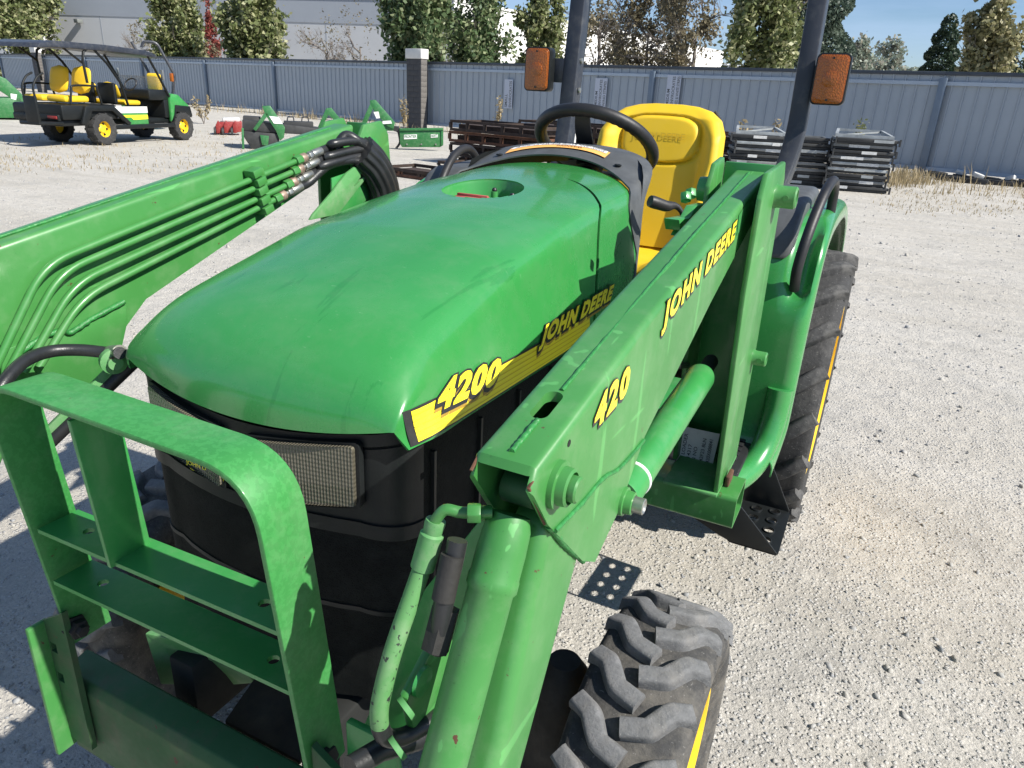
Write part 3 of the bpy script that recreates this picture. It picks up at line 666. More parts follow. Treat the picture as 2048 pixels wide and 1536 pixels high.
# ------------------------------------------------------------------ brush guard
GZ, GF, GB, GW = 1.118, -1.612, -1.540, .262
def flatbar(path, wv, t):                 # flat bar swept along a path, wv its width vector
    path = [V(p) for p in path]; wv = V(wv); rings = []
    for i, p in enumerate(path):
        tt = (path[min(i+1, len(path)-1)]-path[max(i-1, 0)]).normalized(); n = tt.cross(wv).normalized()*t
        rings.append([p, p+wv, p+wv+n, p+n])
    return MB().loft(rings)
up = fillet([(GW-.012, GF+.045, .62), (GW-.020, GF, GZ), (-GW+.004, GF+.006, GZ), (-GW-.012, GF+.06, .62)], .075, 8)
guard = flatbar(up, (0, .072, 0), -.009).build('brush_guard', 'mottled_green', T, bevel=.0022, seg=2, bang=40)
def gxbar(z, dz, name, pts=None):
    yf = GF+.024+(GZ-z)*.06
    hol = [circle(-GW+.075, .034, .0085), circle(GW-.09, .034, .0085)]
    mb = MB(); mb.plate([(-GW+.002, 0), (GW-.022, 0), (GW-.022, .066), (-GW+.002, .066)], hol, lambda u, v, w: V((u, yf+v, z+w+dz*u)), .007)
    return mb.build(name, 'green', guard, bevel=0)
gxbar(.868, .03, 'guard_crossbar'); gxbar(.768, .03, 'guard_crossbar')
flatbar([(-.082, GF+.012, GZ-.012), (-.088, GF+.032, .866)], (0, .066, 0), .008).build('guard_centre_upright', 'green', guard, bevel=.0015)
# guard feet, cross member and side plates of the carrier
for sx in (1, -1):
    x0, x1 = sorted((.262*sx, .325*sx)); xh = .308*sx
    sq = lambda cx, cz: [(cx+a, cz+b) for a, b in ((-.008, -.010), (.008, -.010), (.008, .010), (-.008, .010))]
    p_ = MB(); p_.plate([(x0, .40), (x1, .40), (x1, .66 if sx > 0 else .70), (x0, .70 if sx > 0 else .66)], [sq(xh, .61), sq(xh, .545)], lambda u, v, w: V((u, -1.565+w, v)), .010); sp = p_.build('carrier_plate', 'shaded_dirty_green', T, bevel=0)
    MB().box((.325*sx-.005, -1.592, .38), (.325*sx+.005, -1.556, .66)).build('plate_flange', 'worn_green', sp, bevel=.003)
    MB().lathe([(0, 0), (.022, 0), (.022, .004), (.0165, .005), (.0165, .017), (.010, .018), (.010, .026), (0, .027)], (.272*sx, -1.545, .655), (1, 0, 0) if sx < 0 else (-1, 0, 0), 6).build('plate_bolt', 'dark_iron', sp)
    if sx > 0: MB().lathe([(0, 0), (.021, 0), (.019, .010), (.012, .014), (0, .014)], (.282*sx, -1.567, .60), (0, -1, 0), 22).build('bolt', 'dark_iron', sp)
cm = [(-1.552, .36), (-1.552, .518), (-1.542, .535), (-1.500, .545), (-1.492, .535), (-1.492, .36)]
MB().prism([V((-.335, y, z)) for y, z in cm], (.63, 0, 0)).build('carrier_cross_member', 'shaded_dirty_green', T, bevel=.003, seg=2)
MB().prism([V((-.04, y, z)) for y, z in ((-1.46, .49), (-1.30, .565), (-1.30, .555), (-1.46, .48))], (.17, 0, 0)).build('skid_plate', 'rust_brown_plate', T, bevel=.003)
MB().prism([V((-.22, -1.46, .60)), V((-.06, -1.42, .60)), V((-.05, -1.38, .50)), V((-.15, -1.36, .43)), V((-.23, -1.44, .46))], (0, .012, 0)).build('bracket_plate', 'pale_green', T, bevel=.003)
MB().prism([V((.30, -1.54, .74)), V((.38, -1.54, .74)), V((.40, -1.54, .45)), V((.30, -1.54, .40))], (0, .012, 0)).build('carrier_bracket', 'green', T, bevel=.003)
for a in (0, 1): MB().tube([(.05+.03*a, -1.56, .36), (.13+.03*a, -1.58, .50), (.24+.02*a, -1.52, .56), (.33, -1.45, .54)], .011).build('front_hose', 'hose', T)
# ------------------------------------------------------------------ loader arms
def P2(lst, X): return [(aX(x, y, X).y, aX(x, y, X).z) for x, y in lst]
ARM_R = P2([(1535, 345), (1300, 640), (1078, 937), (1064, 985), (1096, 1050), (1165, 1122), (1190, 1124), (1238, 1020), (1290, 872), (1420, 608), (1522, 412)], .555)
OUT, INN = .555, .485
def lower(pts, dz): return [(y, z+dz) for y, z in pts]
def arm_at(prof, sx, name):
    poly = [V((INN*sx, y, z)) for y, z in prof]; mb = MB(); mb.prism(poly, ((OUT-INN)*sx, 0, 0))
    o = mb.build(name, 'arm_green', T, bevel=.010, seg=4, bsel=lambda e: any(abs(f_.normal.x) > .9 for f_ in e.link_faces) and any(f_.normal.z > .5 and abs(f_.normal.x) < .1 for f_ in e.link_faces))
    # hollow nose: the box is open in front and below the knee
    fy, fz = prof[2]
    cav = [(fy-.05, fz-.007+(-.05)*.17), (fy+.20, fz+.20*.173-.010), (fy+.20, fz-.06), (fy+.14, fz-.30), (fy-.05, fz-.30)]
    c = MB(); c.prism([V(((INN+.007)*sx, y, z)) for y, z in cav], ((OUT-INN-.014)*sx, 0, 0)); cut(o, c.mesh('c', smooth=0))
    return o
armR = arm_at(ARM_R, 1, 'loader_arm')
fy_, fz_ = ARM_R[2]; fl_ = ARM_R[3]
for pp in ([(INN+.003, fy_+.001, fz_-.006), (OUT-.012, fy_+.001, fz_-.004), (OUT-.004, fy_, fz_-.012), (OUT-.004, fl_[0], fl_[1]+.004), (OUT-.004, ARM_R[4][0], ARM_R[4][1])], [(INN+.004, fy_+.001, fz_-.006), (INN+.004, fl_[0], fl_[1]+.004)]):
    MB().tube([V(p) for p in pp], .0018, 6).build('rusty_edge', 'rust', armR)
sl = aZ(1087, 812, 1.212); sl_y, sl_x = sl.y, .5*(OUT+INN)-.004
top_z = lambda y: float(np.interp(y, [ARM_R[2][0], ARM_R[1][0], ARM_R[0][0]], [ARM_R[2][1], ARM_R[1][1], ARM_R[0][1]]))
c = MB(); c.prism([V((sl_x+u, sl_y+v, top_z(sl_y)-.03)) for u, v in rrect(-.0105, -.027, .0105, .027, .0103)], (0, 0, .08)); cut(armR, c.mesh('c', smooth=0))
for o in (armR,):
    o.data.polygons.foreach_set('use_smooth', [True]*len(o.data.polygons)); o.data.set_sharp_from_angle(angle=R(35))
def bead(name, pts, r, parent, mat='weld', n=60):
    q = crom(pts, max(2, n//max(1, len(pts)-1))); q = [p+V((random.uniform(-1, 1), random.uniform(-1, 1), random.uniform(-1, 1)))*r*.12 for p in q]
    return MB().tube(q, [r*random.uniform(.9, 1.1) for _ in q], 7).build(name, mat, parent, smooth=70)
mx_ = .5*(OUT+INN)
bead('weld_bead', [(mx_, y, top_z(y)+.0005) for y in (ARM_R[2][0]+.012, sl_y-.031)], .0035, armR, n=24)
bead('weld_bead', [(mx_, y, top_z(y)+.0005) for y in (sl_y+.031, -1.0, -.7, ARM_R[0][0]-.02)], .0028, armR, n=90)
# knee weld and bosses
w1 = [aX(x, y, OUT+.001) for x, y in ((1288, 880), (1240, 935), (1205, 958), (1165, 1005), (1110, 1062))]
bead('weld_bead', w1, .003, armR, n=40)
bead('weld_bead', [aX(x, y, OUT-.004) for x, y in ((1097, 1052), (1130, 1090), (1166, 1122))], .004, armR, n=30)
def boss(pix, X0, prof, sx, mat, name, parent, n=32):
    p = aX(pix[0], pix[1], X0); return MB().lathe(prof, (p.x, p.y, p.z), (sx, 0, 0), n).build(name, mat, parent)
boss((1112, 968), OUT, [(.026, -.002), (.0255, .006), (.021, .007), (.020, .016), (.017, .018), (.0165, .012), (.014, .012), (.014, .024), (.012, .026), (0, .026)], 1, 'arm_green', 'pivot_boss', armR)
boss((1246, 1002), OUT, [(.021, -.002), (.0205, .004), (.017, .005), (.016, .015), (.013, .016), (.012, .015), (0, .015)], 1, 'arm_green', 'pivot_boss', armR)
boss((1246, 1002), OUT, [(.0115, .015), (.0115, .030), (.010, .031), (.007, .028), (0, .028)], 1, 'zinc', 'pin_end', armR)
boss((1112, 968), INN, [(.030, -.01), (.030, .022), (.026, .026), (0, .026)], -1, 'arm_green', 'pivot_boss', armR)
boss((1136, 886), OUT-.001, [(.004, 0), (.004, .0016), (0, .0016)], 1, 'engine_dark', 'drain_hole', armR, 14)
# arm lettering
def arm_text(body, bl, br, tl, name, shear=0):
    X = OUT; bl, br, tl = [aX(*q, X) for q in (bl, br, tl)]; w, h = (br-bl).length, (tl-bl).length
    fn = lambda u, v, l: V((X+l, *(bl+(br-bl)*(u/w)+(tl-bl)*(v/h))[1:]))
    text(name, body, 'decal_black', armR, fn, w, h, .08, 0, 1.22, dx=w*.012, dy=-h*.10, lift=.0008, ref=.05)
    text(name, body, 'decal_black', armR, fn, w, h, .08, 0, 1.22, lift=.0012, ref=.05)
    text(name, body, 'decal_yellow', armR, fn, w, h, .05, 0, 1.22, lift=.0020)
arm_text('JOHN DEERE', (1319, 674), (1464, 490), (1329, 606), 'maker_lettering')
arm_text('420', (1183, 866), (1252, 786), (1192, 797), 'model_number')
q4 = [aX(x, y, OUT+.0012) for x, y in ((1474, 472), (1499, 425), (1502, 394), (1478, 430))]
MB().add(q4, [(0, 1, 2, 3)]).build('arm_sticker', 'green', armR, smooth=0)
# leg below the knee and bucket cylinder
leg = [(-1.385, 1.03), (-1.53, .79), (-1.80, .36), (-1.88, .41), (-1.60, .87), (-1.52, 1.10), (-1.43, 1.15)]
def build_leg(sx, dz=0):
    o = MB().prism([V((.503*sx, y+.022, z+dz)) for y, z in leg], (.046*sx, 0, 0)).build('loader_leg', 'arm_green', T, bevel=.016, seg=5)
    a, b = V((.518*sx, -1.512, 1.140+dz)), V((.512*sx, -1.90, .42+dz)); d = (b-a).normalized()
    cy = MB(); cy.lathe([(.0, .022), (.020, .022), (.0245, .036), (.0258, .060), (.0258, .085), (.0268, .088), (.0268, .098), (.0240, .102), (.0230, .55), (.0, .55)], a, d, 40)
    cy = cy.build('bucket_cylinder', 'worn_green', T, smooth=38)
    MB().lathe([(0, -.019), (.0175, -.019), (.0175, .019), (0, .019)], a+V((0, .012, .0)), (1, 0, 0), 28).build('rod_eye', 'shaded_dirty_green', cy, bevel=.002)
    MB().tube([a+d*.55, a+d*.8], .014).build('rod', 'zinc', cy)
    return cy
cyR = build_leg(1)
# inner brace plate below the knee
ip = [aX(x, y, .46) for x, y in ((880, 1270), (935, 1290), (955, 1345), (900, 1440), (830, 1470), (815, 1400))]
br = MB().prism(ip, (-.012, 0, 0)).build('inner_brace', 'arm_green', T, bevel=.004)
p = aX(842, 1362, .462); MB().lathe([(0, 0), (.017, 0), (.016, .004), (0, .006)], p, (1, 0, 0), 24).build('brace_plug', 'green', br)
MB().prism([aY(x, y, -1.44) for x, y in ((840, 1190), (975, 1020), (1010, 1060), (930, 1290), (770, 1536), (690, 1536))], (0, .012, 0)).build('inner_leg_plate', 'green', T, bevel=.003)
# hose and elbow on the bucket cylinder
def hx(pts, X): return [aX(x, y, xx) for (x, y), xx in zip(pts, X if isinstance(X, (list, tuple)) else [X]*len(pts))]
el = crom(hx([(985, 1025), (925, 1025), (890, 1020), (868, 1045)], [.505, .478, .462, .452]), 6)
MB().tube(el, .0060, 14).build('hose_elbow', 'arm_green', cyR)
for a_, b_, r_ in (((935, 1026), (962, 1026), .0105), ((962, 1026), (978, 1026), .0090)):
    MB().cyl(aX(*a_, .486), aX(*b_, .498), r_, 6).build('hex_fitting', 'arm_green', cyR, bevel=.001)
p0, p1 = aX(872, 1040, .452), aX(845, 1135, .444); MB().lathe([(.0, 0), (.0105, 0), (.0110, .004), (.0100, .014), (.0125, .016), (.0128, (p1-p0).length), (.0, (p1-p0).length)], p0, p1-p0, 20).build('hose_ferrule', 'pale_green', cyR)
hs = crom(hx([(846, 1130), (825, 1190), (790, 1290), (768, 1370), (758, 1430), (768, 1470), (800, 1475), (850, 1450), (930, 1400)], [.444, .443, .441, .44, .44, .442, .45, .462, .48]), 8)
MB().tube(hs[:36], .0098, 18).build('cylinder_hose', 'hose_worn', cyR)
MB().tube(hs[35:], .0098, 18).build('cylinder_hose_lower', 'hose', cyR)
MB().tube(crom(hx([(915, 1080), (905, 1130), (890, 1190), (880, 1260), (878, 1300)], .478), 5), .0105, 14).build('second_hose', 'hose', cyR)
p0, p1 = aX(905, 1110, .4775), aX(886, 1200, .4775); MB().cyl(p0, p1, .012, 16).build('hose_ferrule', 'dark_iron', cyR)  # grey ferrule in dark iron: the shade on it is put into its colour
p0, p1 = aX(892, 1215, .477), aX(870, 1300, .476); MB().cyl(p0, p1, .0155, 6).build('hose_nut', 'dark_iron', cyR)
for yy, xx in ((1420, 808), (1500, 790)): MB().lathe([(.0135, 0), (.0135, .006), (.0105, .006), (.0105, 0)], aX(xx, yy, .46), (.3, .6, .3), 18).build('hose_clamp', 'pale_green', cyR)
MB().tube(hx([(700, 1536), (760, 1500), (830, 1480), (900, 1440), (960, 1400)], [.42, .43, .45, .46, .48]), .0125, 14).build('lower_hose', 'hose', cyR)
# masts
def mast(sx, dz=0):
    pr_ = [(-.635, 1.405), (-.665, 1.36), (-.668, 1.18), (-.575, .69), (-.352, .69), (-.352, 1.0), (-.395, 1.38), (-.425, 1.415)]
    wb = MB(); wb.prism([V((.462*sx, -.372, .66)), V((.577*sx, -.372, .66)), V((.577*sx, -.415, 1.405+dz)), V((.462*sx, -.415, 1.405+dz))], (0, .010, 0))
    m = wb.build('loader_mast', 'green', T, bevel=.002)
    for x0, x1 in ((.577, .588), (.450, .461)): MB().prism([V((x0*sx, y+(.135*smooth(-.5, -.6, y) if (x0 < .5 or sx < 0) else 0), z+dz)) for y, z in pr_], ((x1-x0)*sx, 0, 0)).build('mast_plate', 'arm_green', m, bevel=.003)
    for (y, z, r_, l_) in ((-.490, 1.350, .0225, .042), (-.385, .967, .0175, .032)):
        MB().lathe([(r_*1.15, -.001), (r_, .006), (r_, l_-.003), (r_-.003, l_), (r_*.75, l_), (r_*.7, l_-.004), (0, l_-.004)], (.588*sx, y, z+dz), (sx, 0, 0), 32).build('mast_pin', 'arm_green', m)
        MB().lathe([(0, 0), (r_*1.2, 0), (r_*1.1, .02), (0, .022)], (.450*sx, y, z+dz), (-sx, 0, 0), 24).build('mast_pin', 'green', m)
        MB().cyl((.588*sx+sx*l_*.55, y-r_*.99, z+dz), (.588*sx+sx*l_*.55, y-r_*1.12, z+dz), .006, 12).build('set_bolt', 'arm_green', m)
    return m
mR = mast(1)
mp = aX(1548, 378, .61); 
lb = [aY(x, y, -.432) for x, y in ((1365, 852), (1440, 868), (1420, 952), (1350, 935))]
o_ = MB().add(lb, [(0, 1, 2, 3)]).build('data_plate', 'label_white', mR, smooth=0)
e_u, e_v = (lb[0]-lb[3]), (lb[2]-lb[3])
def dp(t0, s0): return lambda u, v, w: lb[3]+e_u*(t0+u)-e_v*0+e_v*(s0-v)+V((0, -.0012, 0))
for k_, (s_, tx, t0, l_) in enumerate(((.20, '420 LOADER', .12, .74), (.36, 'BW14317', .08, .55), (.52, 'PIN NO', .15, .45), (.72, '0 1542F23 8LN', .08, .75), (.90, 'W00420X008841', .06, .78))):
    text('plate_lettering', tx, 'label_ink', mR, dp(t0, s_), l_, .10, .01)
# cross tube under the masts
xt = MB(); z0_, z1_, yf, yb = .598, .682, -.56, -.62
xt.plate(rrect(yf, z0_, yb+.18, z1_, .012), [rrect(yf+.008, z0_+.008, yb+.172, z1_-.008, .006)], lambda u, v, w: V((.63-w, u, v)), 1.26)
xt = xt.build('mast_cross_tube', 'arm_green', T, smooth=40)
MB().prism([V((.462, -.585, .684)), V((.588, -.585, .684)), V((.588, -.35, .684)), V((.462, -.35, .684))], (0, 0, .008)).build('mast_foot', 'pale_green', xt, bevel=.002)
MB().box((.592, -.52, .683), (.602, -.47, .71)).build('mast_lug', 'rust', xt, bevel=.003)
# lift cylinder
def lift(sx, dz=0):
    a, b = V((.522*sx, -1.235, .965+dz)), V((.522*sx, -.388, .967+dz)); a2 = aX(1262, 955, .522); e = aX(1402, 752, .522)
    a = V((.522*sx, a2.y-.05, a2.z+dz-.01)); e = V((.522*sx, e.y, e.z+dz)); d = (e-a).normalized(); L = (e-a).length
    cy = MB().lathe([(0, 0), (.029, 0), (.030, .004), (.030, L-.01), (.028, L), (0, L)], a, d, 36).build('lift_cylinder', 'green', T, smooth=38)
    MB().lathe([(.0302, 0), (.0318, .001), (.0318, .006), (.0302, .007)], a+d*(.055), d, 36, caps=False).build('seal_ring', 'white', cy)
    MB().lathe([(0, 0), (.0160, 0), (.0160, .098), (.0135, .106), (0, .107)], a+d*(L-.01), d, 24).build('rod', 'dark_iron', cy)
    return cy
lift(1)
for x, y in ((1320, 755), (1310, 785)):
    p = aX(x, y, .50); MB().lathe([(0, -.01), (.012, -.01), (.012, .01), (0, .01)], p, (.4, 1, .5), 6).build('hydraulic_nut', 'zinc', T, bevel=.001)
MB().tube(crom([aX(1320, 755, .50), aX(1345, 735, .48), aX(1375, 730, .46)], 5), .007, 10).build('lift_hose', 'hose', T)
# loader control behind the right arm: lever, bolt and valve plates
p0, p1 = aX(1300, 402, .30), aX(1362, 422, .36); MB().tube(crom([p0, p0*.5+p1*.5, p1, p1+V((.06, .02, -.12))], 5), [.0135, .0145, .0145, .014, .0135, .013, .012, .010, .008, .007, .006, .006, .006, .006, .006, .006], 14).build('control_lever', 'black_rubber', T)
for x, y, l_ in ((1382, 395, .03), (1372, 402, .03)):
    p = aX(x, y, .45); MB().lathe([(0, 0), (.011, 0), (.011, .016), (0, .017)], p, (-.2, .35, .6), 6).build('valve_nut', 'green', T, bevel=.001)
MB().prism([aX(x, y, .44) for x, y in ((1372, 410), (1395, 405), (1365, 470), (1340, 470))], (.02, 0, 0)).build('valve_bracket', 'green', T, bevel=.002)
MB().prism([aX(x, y, .43) for x, y in ((1327, 436), (1362, 430), (1362, 455), (1330, 458))], (.03, 0, 0)).build('valve_plate', 'green', T, bevel=.002)
# ------------------------------------------------------------------ left arm (seen from inside)
LX = -.485
ARM_L = lower(ARM_R, .030)
ARM_L[0] = (-.50, 1.425); ARM_L[1] = (-1.05, 1.322); ARM_L[-1] = (-.52, 1.352); ARM_L[-2] = (-.70, 1.275)
armL = arm_at(ARM_L, -1, 'loader_arm')
bead('weld_bead', [(-mx_, y, np.interp(y, [-1.56, -1.05, -.5], [ARM_L[2][1], 1.322, 1.425])+.0005) for y in (-1.52, -1.05, -.55)], .0028, armL, n=90)
gk = [aX(x, y, LX) for x, y in ((40, 772), (0, 800), (0, 700), (88, 668), (140, 655), (245, 605), (251, 610), (250, 650), (238, 705), (205, 770), (120, 790))]
kn = MB().prism(gk, (.006, 0, 0)).build('knee_plate', 'arm_green', armL, bevel=.002)
bead('weld_bead', [aX(x, y, LX+.007) for x, y in ((40, 705), (90, 672), (125, 662), (143, 664), (180, 640), (248, 603))], .0055, armL, n=40)
build_leg(-1, .03); lift(-1, .03)
# steel lines along the left arm
def tpath(pts): return fillet([aX(x, y, xx) for x, y, xx in pts], .05, 7)
TX = LX+.016
lines = [[(-30, 780, TX), (88, 530, TX), (590, 323, TX)], [(8, 760, TX), (120, 545, TX), (583, 345, TX)], [(48, 745, TX), (148, 568, TX), (570, 372, TX)], [(78, 735, TX), (165, 595, TX), (548, 400, TX)]]
ends = []
for L_ in lines:
    pth = tpath(L_); MB().tube(pth, .0068, 12).build('hydraulic_line', 'arm_green', armL); ends.append(((pth[-1]), (pth[-1]-pth[-2]).normalized()))
for k_, (p, d) in enumerate(ends):
    q = p
    for r_, l_, m_, n_ in ((.0125, .020, 'arm_green', 6), (.0115, .016, 'rusty_zinc', 16), (.007, .010, 'zinc', 12), (.010, .014, 'zinc', 6), (.0105, .034, 'zinc', 20)):
        MB().cyl(q, q+d*l_, r_, n_).build('line_fitting', m_, armL, bevel=.0008); q = q+d*l_
    ends[k_] = (q, d)
for k_, (x, y) in enumerate(((507, 345), (515, 362), (518, 380), (523, 399), (530, 418))):
    p = aX(x, y, TX+.002); MB().obox(p, ((0, .93, .3), (0, -.3, .93), (1, 0, 0)), (.014, .0085, .016)).build('line_clamp', 'arm_green', armL, bevel=.002)
MB().obox(aX(512, 350, TX-.004), ((0, .93, .3), (0, -.3, .93), (1, 0, 0)), (.017, .012, .012)).build('line_clamp', 'arm_green', armL, bevel=.003)
# hoses into the corrugated sleeve
tg = [(722, 283), (728, 298), (726, 313), (714, 322)]; mid = [(668, 287), (660, 312), (650, 330), (660, 330)]
for (q, d), t_, m_ in zip(ends, tg, mid):
    e = aX(*t_, -.435); m1 = aX(*m_, -.452); MB().tube(crom([q-d*.004, q+d*.03, m1, e, e+V((.01, .04, -.03))], 8), .0105, 14).build('arm_hose', 'hose', armL)
MB().tube(crom([aX(670, 300, -.47), aX(690, 272, -.46), aX(712, 280, -.44), aX(738, 300, -.43)], 6), .0125, 14).build('arm_hose', 'hose', armL)
slv = crom([aX(722, 302, -.435), aX(748, 330, -.425), aX(768, 375, -.42), aX(772, 430, -.42), aX(768, 520, -.42)], 10)
mb = MB(); rings = []
for i, p in enumerate(slv):
    t = (slv[min(i+1, len(slv)-1)]-slv[max(i-1, 0)]).normalized(); a = V((1, 0, 0)); a = (a-t*a.dot(t)).normalized(); b = t.cross(a); rr_ = .044
    rings.append([p+(rr_+.0022*math.cos(14*2*math.pi*k/112))*(math.cos(2*math.pi*k/112)*a*.8+math.sin(2*math.pi*k/112)*b) for k in range(112)])
mb.loft(rings).build('hose_sleeve', 'hose', armL, smooth=60)
mL = mast(-1, .022)
# boom lock link on the left mast
lk = [(880, 0)]
o2 = [aX(x, y, -.44) for x, y in ((615, 440), (622, 428), (662, 382), (690, 345), (705, 334), (732, 330), (737, 340), (733, 350), (700, 392), (672, 428))]
lkm = MB(); lkm.prism(o2, (.008, 0, 0)); lko = lkm.build('boom_lock', 'pale_green', mL, bevel=.002)
c = MB(); c.prism([V((0, 0, 0))+aX(x, y, -.46) for x, y in ((690, 370), (704, 352), (703, 347), (708, 344), (714, 345), (714, 351), (709, 354), (693, 371))], (.06, 0, 0)); cut(lko, c.mesh('c', smooth=0))
MB().prism([aX(x, y, -.452) for x, y in ((660, 356), (692, 345), (735, 380), (730, 400), (700, 425), (662, 440))], (.006, 0, 0)).build('lock_bracket', 'green', mL, bevel=.002)
# hose that loops over the front of the left arm, and a steel strap below
MB().tube(crom([aX(x, y, xx) for x, y, xx in ((-30, 830, -.36), (8, 765, -.37), (50, 722, -.39), (100, 703, -.40), (160, 700, -.38), (222, 706, -.34), (240, 706, -.30))], 8), .0105, 14).build('bucket_hose', 'hose', armL)
MB().cyl(aX(222, 705, -.34), aX(240, 704, -.31), .0125, 14).build('hose_ferrule', 'zinc', armL)
MB().lathe([(0, 0), (.022, 0), (.022, .012), (.012, .014), (.012, .022), (0, .022)], aX(225, 720, -.33), (1, -.4, 0), 20).build('pivot_boss', 'pale_green', armL)
MB().bar(aX(262, 712, -.33), aX(100, 872, -.40), .012, .03).build('tie_strap', 'pale_green', armL, bevel=.002)
MB().tube([aX(275, 718, -.32), aX(95, 890, -.40)], .011).build('tie_rod', 'black_rubber', armL)
# ------------------------------------------------------------------ fenders, platform, step
FP = [(-.19, .628), (-.15, .634), (-.118, .660), (-.104, .71), (-.10, .82), (-.09, .98), (-.06, 1.10), (-.01, 1.185), (.09, 1.235), (.30, 1.255), (.70, 1.235), (1.0, 1.14), (1.22, .96), (1.32, .75)]
def fender(sx):
    prof = crom([V((0, y, z)) for y, z in FP], 6); xs = [.40, .44, .48, .52, .56, .585, .60, .612, .622, .632, .640, .648, .656, .664, .670, .675, .678, .678, .677]
    ins = [0]*12+[.002, .006, .012, .020, .032, .046, .058]; rings = []
    for x, q in zip(xs, ins):
        ring = []
        for i, p in enumerate(prof):
            t = (prof[min(i+1, len(prof)-1)]-prof[max(i-1, 0)]).normalized(); n = V((0, t.z, -t.y))
            dent = .045*math.exp(-((x-.632)/.026)**4-((p.z-1.14)/.085)**4) if p.y < .1 else 0
            xx = x-(.03*smooth(.70, .52, p.z)*smooth(.5, .69, x)); ring.append(p+n*(q+dent)+V((xx*sx, 0, 0)))
        rings.append(ring)
    o = MB().loft(rings, False, False).build('fender', 'hood_green', T, smooth=60)
    m = o.modifiers.new('s', 'SOLIDIFY'); m.thickness = .005
    dg = bpy.context.evaluated_depsgraph_get(); dg.update(); o.data = bpy.data.meshes.new_from_object(o.evaluated_get(dg)); o.modifiers.clear()
    if o.data.polygons[0].normal.length and False: pass
    MB().prism([V((.43*sx, y, z)) for y, z in ((-.055, 1.135), (-.03, 1.215), (.01, 1.262), (.06, 1.282), (.44, 1.296), (.46, 1.24), (.10, 1.225), (.0, 1.17))], (.170*sx, 0, 0)).build('fender_pad', 'dash_grey', o, bevel=.022, seg=4, bang=20)
    hs_ = 0 if sx > 0 else -.13
    MB().tube(crom([V(((x+hs_)*sx, y, z)) for x, y, z in ((.622, -.055, 1.07), (.622, -.085, 1.13), (.630, -.06, 1.22), (.640, .02, 1.30), (.648, .10, 1.335), (.652, .17, 1.335), (.654, .22, 1.30), (.655, .23, 1.23))], 6), .0135, 14).build('grab_handle', 'black_rubber', o)
    return o
fR = fender(1); fender(-1)
MB().box((-.58, -.34, .58), (.58, .30, .625)).build('platform', 'green', T, bevel=.01)
mat_ = MB(); mat_.box((.36, -.36, .626), (.60, -.11, .638))
mo = mat_.build('rubber_mat', 'black_rubber', T, bevel=.006)
for k in range(7):
    for j in range(4): MB().box((.375+.056*j, -.345+.033*k, .638), (.412+.056*j, -.325+.033*k, .643)).build('mat_stud', 'black_rubber', mo, bevel=.002)
MB().tube(crom([V((.640, -.098, .80)), V((.640, -.112, .72)), V((.632, -.15, .645)), V((.615, -.21, .602)), V((.59, -.28, .588)), V((.56, -.33, .585))], 6), .034, 18).build('fender_toe', 'hood_green', fR, smooth=60)
# step: floor with eight holes, two cheeks
SX0, SX1, SY0, SY1, SZ = .590, .730, -.258, -.004, .378
st_ = MB(); hol = [circle(SX0+.046+.052*i, SY0+.045+.058*k+.010*i, .0155) for i in range(2) for k in range(4)]
st_.plate(rrect(SX0, SY0, SX1, SY1, .014), hol, lambda u, v, w: V((u, v, SZ+w)), .005); step = st_.build('step', 'black_plastic', T, smooth=40)
for i in range(2):
    for k in range(4):
        cx, cy_ = SX0+.046+.052*i, SY0+.045+.058*k+.010*i
        MB().lathe([(.0156, .0045), (.0175, .0052), (.0165, .009), (.0152, .0095), (.0148, .004)], (cx, cy_, SZ), (0, 0, 1), 20, caps=False).build('step_rim', 'black_plastic', step)
for yy, hz in ((SY0, .095), (SY1, .0)):
    MB().prism([V((SX0-.10, yy, .57-hz)), V((SX0+.012, yy, .60-hz)), V((SX0+.03, yy, .585-hz)), V((SX1-.004, yy, SZ+.008)), V((SX1-.004, yy, SZ)), V((SX0+.02, yy, SZ)), V((SX0-.02, yy, SZ+.012)), V((SX0-.15, yy, .52-hz*.8))], (0, .005, 0)).build('step_cheek', 'black_plastic', step, bevel=.001)
s2 = copy_tree(step, T)
s2.scale = (-1, 1, 1)
